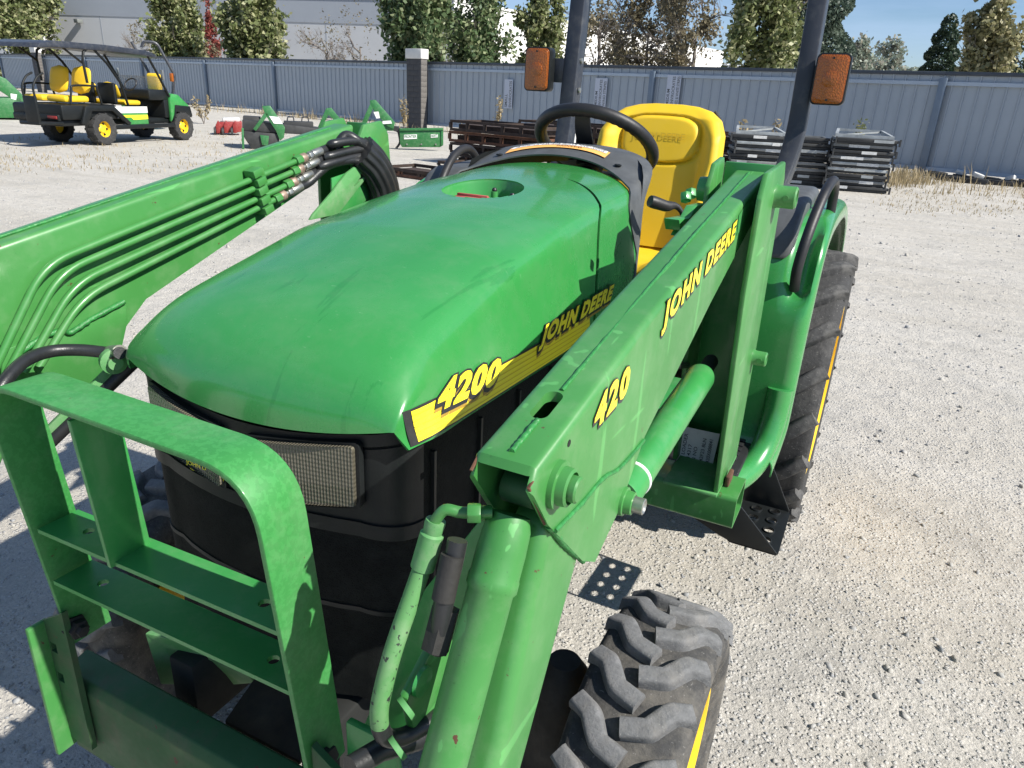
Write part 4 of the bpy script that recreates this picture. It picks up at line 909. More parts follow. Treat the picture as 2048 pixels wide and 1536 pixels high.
# ------------------------------------------------------------------ ground and loose stone
tag(MB().add([(-260, -60, 0), (200, -60, 0), (200, 320, 0), (-260, 320, 0)], [(0, 1, 2, 3)]).build('ground', 'gravel_ground', smooth=0), kind='structure')
def stones(name, n, rmin, rmax, smin, smax, power):
    ico = bmesh.new(); bmesh.ops.create_icosphere(ico, subdivisions=1, radius=1); bv = np.array([v.co[:] for v in ico.verts]); bf = np.array([[v.index for v in f.verts] for f in ico.faces]); ico.free()
    c = np.array([.2, -.3]); out = []; k = 0; P = []
    r = rmin*(rmax/rmin)**rng.random(n*6); a = rng.random(n*6)*2*np.pi
    x, y = EYE.x+r*np.cos(a), EYE.y+r*np.sin(a)
    # keep the sector of the yard that lies ahead
    hd = np.stack([x-EYE.x, y-EYE.y], 1) @ np.array([-math.sin(YAW), math.cos(YAW)]); ok = hd > .30*r
    # stones lie in drifts, with bare packed fines between
    gx, gy = rng.random((64, 64)), 0
    dens = .5+.5*np.sin(x*1.9+1.3*np.sin(y*1.1))*np.sin(y*1.6+1.7*np.sin(x*.8))+.35*np.sin(x*5.1+y*3.3)*np.sin(y*4.4-x*2.2); ok &= rng.random(len(x)) < np.clip(dens, .10, 1)
    x, y, r = x[ok][:n], y[ok][:n], r[ok][:n]; n = len(x)
    s = smin*(smax/smin)**(rng.random(n)**power)*np.clip(.7+.16*r, .8, 2.4)
    sc = s[:, None]*np.stack([rng.uniform(.7, 1.3, n), rng.uniform(.7, 1.3, n), rng.uniform(.35, .75, n)], 1)
    q = rng.normal(size=(n, 4)); q[:, 1:3] *= .45; q /= np.linalg.norm(q, axis=1)[:, None]; w_, a_, b_, c_ = q.T
    Rm = np.stack([1-2*(b_*b_+c_*c_), 2*(a_*b_-c_*w_), 2*(a_*c_+b_*w_), 2*(a_*b_+c_*w_), 1-2*(a_*a_+c_*c_), 2*(b_*c_-a_*w_), 2*(a_*c_-b_*w_), 2*(b_*c_+a_*w_), 1-2*(a_*a_+b_*b_)], 1).reshape(n, 3, 3)
    vv = bv[None]*rng.uniform(.55, 1.35, (n, len(bv), 1)); vv = vv*sc[:, None, :]; vv = np.einsum('nij,nkj->nki', Rm, vv)
    vv += np.stack([x, y, -sc[:, 2]*.12], 1)[:, None, :]
    ff = (bf[None]+np.arange(n)[:, None, None]*len(bv)).reshape(-1, 3); vv = vv.reshape(-1, 3)
    me = bpy.data.meshes.new(name); me.vertices.add(len(vv)); me.vertices.foreach_set('co', vv.ravel()); me.loops.add(ff.size); me.loops.foreach_set('vertex_index', ff.ravel().astype(np.int32))
    me.polygons.add(len(ff)); me.polygons.foreach_set('loop_start', np.arange(0, ff.size, 3, dtype=np.int32)); me.update(calc_edges=True)
    return tag(link(name, me, 'stone'), 'crushed limestone gravel lying loose over the yard', 'gravel', kind='stuff')
stones('loose_gravel', 56000, .9, 24, .0014, .0064, 1.5)
stones('coarse_gravel', 7000, .9, 18, .0045, .0145, 2.6)
# ------------------------------------------------------------------ fence
F0 = V((1.3, 20.6, 0)); FU = V((27.8, -6.2, 0)).normalized(); FN = V((FU.y, -FU.x, 0))      # FN looks towards the yard
FA = math.atan2(FU.y, FU.x)
def FP_(s, d, z): return F0+FU*s+FN*d+V((0, 0, z))
fence = tag(empty('metal_fence', FP_(-20, 0, 0)), 'long grey blue corrugated metal fence with dark top edge across the yard', 'fence')
_b = fence.location.copy()
def fbuild(mb, name, mat, par=fence, off=None, **k):
    mb.v = [tuple(V(p)-(off if off is not None else _b)) for p in mb.v]; return mb.build(name, mat, par, **k)
def rib_sheet(n):                         # one sheet: flat pans and raised ribs, seen from the yard
    pts = []
    for k in range(n):
        x = .30*k
        for a, d in ((0, 0), (.128, 0), (.138, .034), (.162, .034), (.172, 0)): pts.append((x+a, d))
    pts.append((.30*n, 0)); return pts
sh = {}
def sheet(s0, n):
    if n not in sh:
        mb = MB(); pts = rib_sheet(n); mb.loft([[V((x, -d, z)) for x, d in pts] for z in (.16, 2.46)], False, False); sh[n] = mb.mesh('fence_sheet', smooth=0)
    o = link('fence_sheet', sh[n], 'fence_sheet', fence, loc=FP_(s0, 0, 0)-_b, rot=(0, 0, FA)); return o
posts = [-66, -58.2, -50.5, -42.7, -35.5, -29.1, -18.6, -8.15, .16, 8.2, 16.3, 24.4]
for a, b in zip(posts, posts[1:]):
    s = a+.06; 
    while s < b-.1:
        n = min(3, max(1, int(round((b-s)/.30)))); sheet(s, n); s += .30*n
    mb = MB(); mb.bar(FP_(a+.03, .045, 2.27), FP_(b-.07, .045, 2.27), .05, .09); fbuild(mb, 'fence_rail', 'fence_rail')
    mb = MB(); mb.bar(FP_(a+.03, .045, .21), FP_(b-.07, .045, .21), .05, .09); fbuild(mb, 'fence_rail', 'fence_rail')
    mb = MB(); mb.bar(FP_(a, .0, 2.505), FP_(b, .0, 2.505), .12, .09); fbuild(mb, 'fence_cap', 'fence_cap', bevel=.01)
for p in posts:
    mb = MB(); mb.box((-.09, -.07, 0), (.09, .05, 2.40)); o = mb.build('fence_post', 'fence_post', fence, loc=FP_(p, .06, 0)-_b, rot=(0, 0, FA), bevel=.01)
# block pillars
def pillar(s, label):
    b = FP_(s, .32, 0); r_ = tag(empty('block_pillar', b, FA), label, 'pillar', 'dark block pillars in the fence line')
    MB().box((-.41, -.31, 0), (.41, .03, 2.72)).build('pillar_core', 'mortar', r_)
    bm_ = MB().box((-.20, -.004, -.095), (.20, .004, .095)).mesh('block', bevel=.003); hb = MB().box((-.10, -.004, -.095), (.10, .004, .095)).mesh('block', bevel=.003); sb_ = MB().box((-.004, -.16, -.095), (.004, .16, .095)).mesh('block', bevel=.003)
    for k in range(13):
        z = .105+.2*k
        if k % 2: 
            for x in (-.21, .21): link('block', bm_, 'block_dark', r_, loc=(x, -.312, z))
        else:
            link('block', bm_, 'block_dark', r_, loc=(0, -.312, z))
            for x in (-.31, .31): link('block', hb, 'block_dark', r_, loc=(x, -.312, z))
        link('block', sb_, 'pillar_lit_side', r_, loc=(.412, -.14, z))
    MB().box((-.45, -.35, 2.62), (.45, .07, 2.98)).build('pillar_cap', 'cap_white', r_, bevel=.015)
pillar(-18.6, 'tall dark block pillar with white cap at the middle of the fence'); pillar(-57.5, 'far dark block pillar with white cap behind the utility vehicle')
# signs painted sideways on the fence
def sign(s, z0, lines_, label, w=.40, h=1.0):
    b = FP_(s, .10, 0); o = MB().box((0, -.004, z0), (w, .004, z0+h)).build('fence_sign', 'sign_paper', loc=b, rot=(0, 0, FA)); tag(o, label, 'sign', 'storage signs on the fence')
    n = len(lines_)
    for k, (t_, l_) in enumerate(lines_):
        lw = w/n*.62
        text('sign_lettering', t_, 'label_ink', o, lambda u, v, q, k=k, lw=lw: V((w/n*(k+.82)-v, -.006-q, z0+.05+u)), h*l_, lw, .015)
sign(-14.30, 1.00, (('SMALL', .45), ('ENVIROCRATES', .9)), 'pale fence sign reading small envirocrates, left of the roll bar')
sign(-10.30, 1.22, (('MEDIUM', .5), ('ENVIROCRATES', .9), ('W/NO STRIPES', .85)), 'pale fence sign reading medium envirocrates with no stripes', .48, .92)
sign(-7.60, 1.38, (('MEDIUM', .5), ('ENVIROCRATES', .9), ('RED & WHITE STRIPES', .9)), 'pale fence sign reading medium envirocrates, above the tractor seat', .48, .92)
# ------------------------------------------------------------------ buildings
def BP(x, y, d):                          # point at horizontal distance d along a pixel's bearing
    r_ = ray(x, y); k = d/math.hypot(r_.x, r_.y); return EYE+r_*k
def HP(px, depth): r_ = ray(px, 196+.0507*(px-1048)); p = EYE+r_*depth; return V((p.x, p.y, 0))
corner = HP(905, 56); HB = 7.65
lend = HP(118, 64); fend = HP(1432, 96)
def wall_run(parent, p, q, z0, z1, t, name, mat, out=0):
    d = (q-p).normalized(); n_ = V((d.y, -d.x, 0))
    if n_.dot(EYE-p) < 0: n_ = -n_
    a_, b_ = p+n_*out, q+n_*out
    return MB().prism([a_+V((0, 0, z0))-corner, b_+V((0, 0, z0))-corner, b_+V((0, 0, z1))-corner, a_+V((0, 0, z1))-corner], -n_*t).build(name, mat, parent)
wh = tag(empty('warehouse', corner), 'large pale warehouse with shaded front and flat roof behind the trees', 'building')
wall_run(wh, corner, lend, 0, HB-1.7, .3, 'wall', 'wall_shaded'); wall_run(wh, corner, lend, HB-1.7, HB, .3, 'wall_band', 'wall_band', .04)
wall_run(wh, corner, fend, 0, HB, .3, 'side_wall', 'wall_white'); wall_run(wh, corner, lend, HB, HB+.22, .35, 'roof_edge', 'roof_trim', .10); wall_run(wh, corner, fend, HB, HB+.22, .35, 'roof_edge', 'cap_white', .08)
for k in range(1, 7):
    m_ = corner.lerp(lend, k/7); wall_run(wh, m_, m_+(lend-corner).normalized()*.09, 0, HB-1.7, .05, 'wall_joint', 'wall_band', .012)
wu = (lend-corner).normalized(); wv = V((-wu.y, wu.x, 0)); wv = wv if wv.dot(EYE-corner) < 0 else -wv
def on_roof(px, w, h, name, mat, d=3.0):
    t_ = HP(px, 60); s_ = (t_-corner).dot(wu); p = wu*s_+wv*d
    return MB().prism([p-wu*w/2+V((0, 0, HB)), p+wu*w/2+V((0, 0, HB)), p+wu*w/2+wv*2+V((0, 0, HB)), p-wu*w/2+wv*2+V((0, 0, HB))], (0, 0, h)).build(name, mat, wh, bevel=.08)
on_roof(152, .9, 1.6, 'roof_vent', 'cap_white'); on_roof(588, 1.8, 1.5, 'roof_unit', 'cap_white'); on_roof(752, 2.2, .7, 'roof_unit', 'galv', 1.0)
hr = MB(); c0 = wu*((HP(675, 60)-corner).dot(wu))+wv*1.2
for z in (.55, 1.1): hr.bar(c0-wu*.95+V((0, 0, HB+z)), c0+wu*.95+V((0, 0, HB+z)), .08, .08)
for k in range(4): q_ = c0-wu*.95+wu*(1.9*k/3); hr.bar(q_+V((0, 0, HB)), q_+V((0, 0, HB+1.1)), .08, .08)
hr.build('roof_railing', 'yellow', wh)
q_ = wu*((HP(153, 62)-corner).dot(wu))-wv*.3; MB().box((q_.x-.25, q_.y-.25, HB-2.3), (q_.x+.25, q_.y+.25, HB-2.0)).build('wall_lamp', 'roof_trim', wh, bevel=.03)
wh2 = tag(empty('annex_building', HP(62, 84), FA), 'white sunlit building at the left edge behind the trees', 'building')
MB().box((-30, 0, 0), (1.2, 20, 10.5)).build('wall', 'wall_white', wh2, bevel=.05); MB().box((-30.2, -.2, 10.5), (1.4, 20.2, 10.8)).build('roof_edge', 'roof_trim', wh2)
wh3 = tag(empty('far_shed', BP(1340, 110, 120).xy.to_3d(), FA), 'low white sunlit shed far behind the bare brown trees', 'building')
MB().box((-14, 0, 0), (12, 30, 6.3)).build('wall', 'wall_white', wh3); MB().prism([V((-14.4, -.4, 6.3)), V((12.4, -.4, 6.3)), V((-1, -.4, 8.0))], (0, 31, 0)).build('roof', 'cap_white', wh3)
for k in range(4): MB().box((-10+5*k, -.05, 1.2), (-7.6+5*k, .0, 3.4)).build('shed_door', 'wall_band', wh3)
# ------------------------------------------------------------------ trees
def leaves(n, ell, size, rnd, center, fill=.5, drop=0, clumps=26):
    """leaf cards gathered in clumps through an ellipsoidal crown"""
    cc = []
    while len(cc) < clumps:
        p = rnd.uniform(-1, 1, 3); q = np.linalg.norm(p)
        if fill < q < 1: cc.append(p)
    cc = np.array(cc); ci = rnd.integers(0, clumps, n); cc = cc*np.stack([np.where(cc[:, 2] > 0, 1-.45*cc[:, 2]**1.5, 1)]*2+[np.ones(len(cc))*1.08], 1)*rnd.uniform(.72, 1.22, (len(cc), 1)); sg = rnd.uniform(.075, .15, (clumps, 1))[ci]
    P = cc[ci]*np.array(ell)*.88+rnd.normal(size=(n, 3))*np.array(ell)*sg*np.array([1, 1, .8])+np.array(center)
    return P
def cards(P, size, rnd, aspect=1.5):
    n = len(P); a = rnd.normal(size=(n, 3)); a /= np.linalg.norm(a, axis=1)[:, None]; b = rnd.normal(size=(n, 3)); b -= (a*b).sum(1)[:, None]*a; b /= np.linalg.norm(b, axis=1)[:, None]
    s = size*rnd.uniform(.6, 1.3, (n, 1)); a = a*s*aspect*.5; b = b*s*.5
    v = np.stack([P-a, P+b, P+a, P-b], 1).reshape(-1, 3); f = np.arange(4*n).reshape(-1, 4); return v, f
def quadmesh(name, v, f):
    me = bpy.data.meshes.new(name); me.vertices.add(len(v)); me.vertices.foreach_set('co', v.ravel()); me.loops.add(f.size); me.loops.foreach_set('vertex_index', f.ravel().astype(np.int32))
    me.polygons.add(len(f)); me.polygons.foreach_set('loop_start', np.arange(0, f.size, f.shape[1], dtype=np.int32)); me.update(calc_edges=True); return me
def limb(mb, p, d, L, r, depth, rnd, spread=.6, kids=3):
    q = p+d*L*.5+V(rnd.normal(size=3))*L*.04; e = p+d*L+V(rnd.normal(size=3))*L*.05; mb.tube([p, q, e], [r, r*.8, r*.55], 5, caps=False)
    if depth:
        for k in range(kids):
            nd = (d+V(rnd.normal(size=3))*spread+V((0, 0, .15))).normalized(); t = rnd.uniform(.45, 1.0); limb(mb, p.lerp(e, t), nd, L*rnd.uniform(.55, .8), r*.5, depth-1, rnd, spread, kids)
def tree(name, label, px, dist, crown, base_z, n, leaf, size, seed, cat='tree', group='trees behind the fence', trunk=True, bark='bark', clumps=30, kids=3, depth=2, fill=.35, cone=False):
    """px: bearing pixel; crown: half width, half depth, half height; base_z: height of the crown's underside"""
    rnd = np.random.default_rng(seed); b = BP(px, 120, dist); r_ = tag(empty(name, (b.x, b.y, 0)), label, cat, group)
    ell = crown; c = (0, 0, base_z+ell[2])
    mb = MB(); h = base_z+ell[2]*1.1; mb.tube([V((0, 0, 0)), V((.05*ell[0], 0, h*.5)), V((0, .03*ell[0], h))], [ell[0]*.075+.05, ell[0]*.05+.03, .03], 8)
    for k in range(7 if depth else 0):
        z = base_z*.7+ell[2]*1.2*k/7; a = rnd.uniform(0, 6.28); d = V((math.cos(a), math.sin(a), .7)).normalized(); limb(mb, V((0, 0, z)), d, ell[0]*.7, ell[0]*.028+.015, depth, rnd, .5, kids)
    mb.build('trunk', bark, r_)
    if n:
        if cone:
            t = rnd.random(n)**.6; an = rnd.random(n)*2*np.pi; rad = np.sqrt(np.clip(1-(1-t)**2.2, 0, 1)) if cone == 'round' else t; lay = .82+.18*np.sin(t*46+an*2)
            rr = ell[0]*rad*lay*(1-.25*rnd.random(n)**2); P = np.stack([rr*np.cos(an), rr*np.sin(an), base_z+2*ell[2]*(1-t)-.15*rr], 1)
        else: P = leaves(n, ell, size, rnd, c, fill, clumps=clumps)
        v, f = cards(P, size, rnd); link('crown', quadmesh('crown', v, f), leaf, r_)
    return r_
def ptree(name, label, px, dp, hw, top, n, leaf, size, seed, lift=.4, rnd_=1.0, **k):
    yH = 196+.0507*(px-1048); p = HP(px, dp); zt = EYE.z+(yH-top)/FPX*dp; w = hw/FPX*dp*.92
    d_ = (p-EYE.xy.to_3d()).length; return tree(name, label, px, d_, (w, w, (zt-lift)/2*.95), lift, n, leaf, size, seed, **k)
SH = dict(group='shrubs behind the fence', cat='shrub')
ptree('leafy_tree', 'broad olive green tree at the left edge behind the utility vehicle', 50, 60, 88, -60, 18000, 'leaf_olive', .24, 1, clumps=70)
ptree('leafy_tree', 'narrow olive green tree just right of the utility vehicle roof', 356, 46, 62, -50, 12000, 'leaf_olive', .19, 2, clumps=56)
ptree('leafy_tree', 'tall dense olive green tree standing left of the bare shrub', 512, 42, 74, -80, 17000, 'leaf_olive', .19, 3, clumps=80)
ptree('red_shrub', 'small dark red shrub between two olive trees', 424, 52, 26, 24, 2600, 'leaf_red', .14, 4, lift=1.6, depth=1, **SH)
ptree('bare_shrub', 'bare grey twiggy shrub in front of the shaded warehouse wall', 655, 42, 58, 12, 500, 'leaf_brown', .08, 5, bark='bare_twig', kids=4, depth=3, lift=.2, **SH)
ptree('bare_shrub', 'bare grey shrub close to the dark green tree', 720, 40, 50, 0, 500, 'leaf_brown', .08, 6, bark='bare_twig', kids=4, depth=3, lift=.2, **SH)
ptree('bare_shrub', 'thin bare shrub behind the utility vehicle windscreen', 285, 58, 42, 50, 700, 'leaf_brown', .10, 61, bark='bare_twig', kids=4, depth=3, lift=.2, **SH)
ptree('bare_shrub', 'low thin shrub between the two olive trees left of the pillar', 425, 46, 40, 70, 700, 'leaf_brown', .10, 62, bark='bare_twig', kids=4, depth=3, lift=.2, **SH)
ptree('leafy_tree', 'dense dark green tree behind the tall block pillar', 836, 34, 74, -110, 20000, 'leaf_green', .17, 7, clumps=80)
ptree('leafy_tree', 'sparse light tree right of the tall block pillar', 950, 37, 84, -60, 9500, 'leaf_green', .16, 8, clumps=60)
ptree('leafy_tree', 'green tree directly left of the left roll bar post', 1078, 38, 58, -30, 10000, 'leaf_olive', .17, 9, clumps=50)
ptree('bare_tree', 'brown thinning tree between the two roll bar posts, left one', 1195, 44, 84, -70, 5200, 'leaf_brown', .14, 10, bark='bare_twig', kids=4, depth=3, clumps=40)
ptree('bare_tree', 'brown thinning tree between the two roll bar posts, middle one', 1290, 47, 90, -70, 8000, 'leaf_brown', .15, 11, bark='bare_twig', kids=4, depth=3, clumps=40)
ptree('bare_tree', 'brown thinning tree next to the dense yellow green tree', 1385, 42, 84, -90, 5600, 'leaf_brown', .14, 12, bark='bare_twig', kids=4, depth=3, clumps=40)
ptree('leafy_tree', 'dense yellow green tree left of the right roll bar post', 1520, 36, 92, -120, 21000, 'leaf_olive', .17, 13, clumps=90)
ptree('conifer_tree', 'grey green spruce behind the right roll bar post', 1612, 42, 128, -330, 34000, 'leaf_conifer', .16, 14, cone='cone', depth=0)
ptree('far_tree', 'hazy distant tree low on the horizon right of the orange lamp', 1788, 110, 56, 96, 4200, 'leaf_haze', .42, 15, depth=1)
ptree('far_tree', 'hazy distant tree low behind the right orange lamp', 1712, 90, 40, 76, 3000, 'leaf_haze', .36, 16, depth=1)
ptree('arborvitae', 'dark rounded evergreen at the left of the right hand tree group', 1882, 44, 46, 44, 14000, 'leaf_dark', .13, 17, cone='round', depth=0)
ptree('leafy_tree', 'tall yellowing tree at the right of the sky gap', 1965, 36, 66, -10, 13000, 'leaf_yellow', .17, 18, clumps=56)
ptree('leafy_tree', 'green tree at the right edge behind the fence', 2075, 46, 60, 38, 8000, 'leaf_green', .18, 19, clumps=46)

# ------------------------------------------------------------------ utility vehicle
def utv():
    r_ = tag(empty('utility_vehicle', (-16.15, 10.30, 0), R(11.1)), 'green and black utility vehicle with yellow seats and black canopy roof', 'vehicle')
    for x in (.60, -.60):
        for y in (1.31, -1.31):
            sx = 1 if x > 0 else -1; mb = MB()
            mb.lathe([(.17, -.10), (.26, -.13), (.325, -.12), (.34, -.07), (.34, .07), (.325, .12), (.26, .13), (.17, .10)], (0, 0, 0), (1, 0, 0), 40, caps=False)
            w = mb.build('wheel', 'tyre_rear', r_, loc=(x, y, .345))
            tk = MB()
            for k in range(24):
                a = 2*math.pi*k/24; tk.obox((.06*(1 if k % 2 else -1), .340*math.cos(a), .340*math.sin(a)), ((1, 0, 0), (0, -math.sin(a), math.cos(a)), (0, math.cos(a), math.sin(a))), (.055, .026, .012))
            tk.build('tread', 'tyre_rear', w)
            MB().lathe([(.185, .105*sx), (.175, .085*sx), (.165, .02*sx), (.10, .03*sx), (.07, .06*sx), (0, .06*sx)], (0, 0, 0), (1, 0, 0), 32, caps=False).build('rim', 'yellow', w)
            hb = MB()
            for k in range(5): a = 2*math.pi*k/5; hb.cyl((.05*sx, .12*math.cos(a), .12*math.sin(a)), (.034*sx, .12*math.cos(a), .12*math.sin(a)), .025, 8)
            hb.build('rim_hole', 'engine_dark', w)
    B = lambda lo, hi, n, m, bv=.03: MB().box(lo, hi).build(n, m, r_, bevel=bv)
    B((-.55, -2.35, .42), (.55, 1.45, .55), 'chassis', 'black_plastic')
    B((-.66, -2.35, .55), (.66, -.80, .86), 'cargo_body', 'black_plastic', .05)
    MB().prism([V((.67, y, z)) for y, z in ((-1.95, .48), (-1.78, .84), (-.98, .84), (-.50, .46), (-.62, .42), (-1.03, .73), (-1.62, .73), (-1.80, .42))], (.07, 0, 0)).build('wheel_arch', 'black_plastic', r_, bevel=.02)
    MB().prism([V((-.74, y, z)) for y, z in ((-1.95, .48), (-1.78, .84), (-.98, .84), (-.50, .46), (-.62, .42), (-1.03, .73), (-1.62, .73), (-1.80, .42))], (.07, 0, 0)).build('wheel_arch', 'black_plastic', r_, bevel=.02)
    for y0, y1, nm in ((-2.42, -2.33, 'tail'),):
        B((-.60, y0, .52), (.60, y1, .66), 'rear_bumper', 'black_plastic'); B((.34, y0-.02, .57), (.58, y0, .63), 'tail_lamp', 'red', .005)
    for sx in (1, -1):
        q = lambda pts: [V((.675*sx, y, z)) for y, z in pts]
        MB().prism(q(((-.92, .82), (.08, .82), (.08, .42), (-.52, .42))), (.02*sx, 0, 0)).build('side_panel', 'green', r_, bevel=.005)
        MB().prism([V((.697*sx, y, z)) for y, z in ((-.93, .82), (.08, .82), (.08, .68), (-.79, .68))], (.006*sx, 0, 0)).build('white_stripe', 'white', r_)
        MB().prism([V((.697*sx, y, z)) for y, z in ((-.74, .635), (.07, .635), (.07, .54), (-.40, .53), (-.47, .585), (-.70, .585))], (.006*sx, 0, 0)).build('yellow_stripe', 'decal_yellow', r_)
        text('sill_lettering', '4X4', 'decal_yellow', r_, (lambda u, v, w, sx=sx: V((.70*sx, (-.85+u), .37+v))), .25, .06, .03)
        B((min(.66*sx, .72*sx), -.98, .33), (max(.66*sx, .72*sx), .98, .43), 'side_sill', 'black_plastic', .02)
        MB().prism([V((.58*sx, y, z)) for y, z in ((.92, .45), (.95, 1.0), (1.02, 1.12), (1.25, 1.10), (1.62, .84), (1.60, .70), (1.12, .74))], (.10*sx, 0, 0)).build('front_fender', 'green', r_, bevel=.03)
        MB().prism([V((.60*sx, y, z)) for y, z in ((.98, .45), (1.08, .86), (1.62, .82), (1.68, .60), (1.64, .55), (1.10, .70))], (.11*sx, 0, 0)).build('fender_flare', 'black_plastic', r_, bevel=.02)
        B((.44*sx-.09, 1.60, .78), (.44*sx+.09, 1.66, .86), 'front_lamp', 'amber', .01)
        MB().tube([V((.63*sx, y, z)) for y, z in ((.98, 1.05), (.62, 1.62), (.38, 1.97))], .028, 8).build('front_pillar', 'black_plastic', r_)
        MB().tube([V((.62*sx, y, z)) for y, z in ((-.42, .85), (-.58, 1.35), (-.88, 1.72), (-1.22, 2.0))], .028, 8).build('middle_pillar', 'black_plastic', r_)
        MB().tube([V((.62*sx, y, z)) for y, z in ((-1.52, 1.30), (-1.55, 1.75), (-1.50, 1.92), (-1.35, 2.01))], .028, 8).build('rear_pillar', 'black_plastic', r_)
        MB().tube([V((.60*sx, y, z)) for y, z in ((-1.55, 1.70), (-2.05, 2.0))], .024, 8).build('roof_brace', 'black_plastic', r_)
        MB().tube(crom([V((.62*sx, y, z)) for y, z in ((-1.20, .86), (-1.28, 1.18), (-1.33, 1.24), (-1.9, 1.24), (-1.98, 1.15), (-2.05, .88))], 4), .022, 8).build('arm_rail', 'black_plastic', r_)
        MB().tube(crom([V((.14*sx+.46, y, z)) for y, z in ((-2.89, 1.0), (-2.89, 1.20), (-2.76, 1.38), (-2.6, 1.46))], 4), .022, 8).build('grab_bar', 'black_plastic', r_)
        B((.30*sx-.25, -2.12, .90), (.30*sx+.25, -1.45, 1.03), 'seat_cushion', 'seat_yellow', .05)
        rings = []
        for k in range(13):
            t = k/12; w = .25*(1-(2*t-1)**4)**.35+.01; rings.append([V((.30*sx+w*math.cos(2*math.pi*j/20)*1.0, -1.42+.14*t+.06*math.sin(2*math.pi*j/20)*(1-(2*t-1)**6), 1.06+.58*t)) for j in range(20)])
        MB().loft(rings).build('seat_back', 'seat_yellow', r_, smooth=70)
        B((.30*sx-.24, -.42, .84), (.30*sx+.24, .10, .95), 'seat_cushion', 'seat_yellow', .05)
        rings = []
        for k in range(11):
            t = k/10; w = .24*(1-(2*t-1)**4)**.35+.01; rings.append([V((.30*sx+w*math.cos(2*math.pi*j/20), -.50-.12*t+.05*math.sin(2*math.pi*j/20)*(1-(2*t-1)**6), .98+.36*t)) for j in range(20)])
        MB().loft(rings).build('seat_back', 'seat_yellow', r_, smooth=70)
        B((.30*sx-.23, -.70, .86), (.30*sx+.23, -.60, 1.32), 'seat_shell', 'black_plastic', .04)
        MB().box((.66*sx-.03, .75, 1.42), (.66*sx+.05, .80, 1.66)).build('mirror', 'grip_silver', r_, bevel=.02)
    rf = [(-2.72, 1.93), (-2.62, 2.02), (-2.2, 2.09), (-.9, 2.10), (.3, 2.06), (.64, 1.99), (.68, 1.90), (.2, 1.95), (-.9, 1.97), (-2.2, 1.96)]
    MB().prism([V((-.68, y, z)) for y, z in rf], (1.36, 0, 0)).build('roof', 'rops_black', r_, bevel=.02)
    B((-.62, .30, .95), (.62, .98, 1.20), 'dashboard', 'black_plastic', .06); B((-.60, .80, .55), (.60, 1.02, 1.0), 'front_wall', 'black_plastic', .02)
    B((-.58, 1.0, .62), (.58, 1.55, 1.02), 'front_hood', 'green', .12); B((-.50, 1.50, .55), (.50, 1.70, .80), 'front_bumper', 'black_plastic', .05)
    MB().prism([V((-.60, .93, 1.10)), V((.60, .93, 1.10)), V((.60, .70, 1.50)), V((-.60, .70, 1.50))], (0, .012, 0)).build('windscreen', 'windscreen', r_)
    MB().tube([(.30+.16*math.cos(2*math.pi*k/20), .10+.08*math.sin(2*math.pi*k/20), 1.30+.13*math.sin(2*math.pi*k/20)) for k in range(21)], .016, 6).build('steering_wheel', 'black_rubber', r_)
    B((.30, -2.92, .50), (.62, -2.86, 1.02), 'rear_step_panel', 'black_plastic', .02); B((.10, -2.92, .46), (.62, -2.30, .52), 'rear_step', 'black_plastic', .02)
    return r_
utv()
# tractor parked behind the utility vehicle
pb = aZ(322, 262, 0); pb = EYE.xy.to_3d()+(V((pb.x, pb.y, 0))-EYE.xy.to_3d())*1.04
pt = tag(empty('parked_tractor', pb, R(11)), 'partly hidden tractor with folded black roll bar and yellow seat behind the utility vehicle', 'tractor')
def pv(x, y): return aV(x, y, pb)-pb
Ri = Matrix.Rotation(-R(11), 3, 'Z')
def pq(x, y, dx=0): p = Ri@pv(x, y); return p+V((0, dx, 0))
MB().tube(fillet([pq(341, 235), pq(349, 150), pq(313, 85), pq(286, 83), pq(283, 95)], .12, 4), .042, 8).build('roll_bar', 'rops_black', pt)
MB().tube(fillet([pq(341, 235)+V((-.9, 0, 0)), pq(349, 150)+V((-.9, 0, 0)), pq(313, 85)+V((-.9, 0, 0))], .12, 4), .042, 8).build('roll_bar', 'rops_black', pt)
c = pq(345, 155); MB().box((c.x-.05, c.y-.08, c.z-.12), (c.x+.05, c.y+.0, c.z+.12)).build('warning_lamp', 'amber', pt, bevel=.02)
c = pq(309, 165); MB().box((c.x-.22, c.y-.1, c.z-.28), (c.x+.22, c.y+.1, c.z+.26)).build('seat', 'seat_yellow', pt, bevel=.08, seg=3)
c = pq(272, 200); MB().box((c.x-.5, c.y-.1, .3), (c.x+.9, c.y+.5, 1.05)).build('body', 'green', pt, bevel=.05)
# loader of another machine, left edge
lb_ = aZ(25, 240, 0); ld = tag(empty('front_loader', lb_), 'green loader arm and bucket cut off by the left edge', 'loader')
def lv(x, y, d=0): p = aV(x, y, lb_)-lb_; n = V((lb_.x-EYE.x, lb_.y-EYE.y, 0)).normalized(); return p+n*d
nn = V((lb_.x-EYE.x, lb_.y-EYE.y, 0)).normalized()
MB().prism([lv(x, y) for x, y in ((-60, 140), (0, 153), (12, 158), (60, 205), (52, 216), (0, 182), (-60, 180))], nn*.18).build('boom', 'implement_green', ld, bevel=.02)
MB().prism([lv(x, y) for x, y in ((-60, 140), (0, 153), (12, 158), (60, 205), (52, 216), (0, 182), (-60, 180))][::-1], nn*.14).build('far_boom', 'implement_green', ld, loc=nn*1.1, bevel=.02)
MB().prism([lv(x, y) for x, y in ((-60, 195), (40, 196), (62, 222), (50, 236), (0, 236), (-60, 236))], nn*1.4).build('bucket', 'implement_green', ld, bevel=.02)
MB().prism([lv(x, y, -.006) for x, y in ((21, 187), (34, 189), (32, 200), (22, 197))], nn*.004).build('decal', 'white', ld)
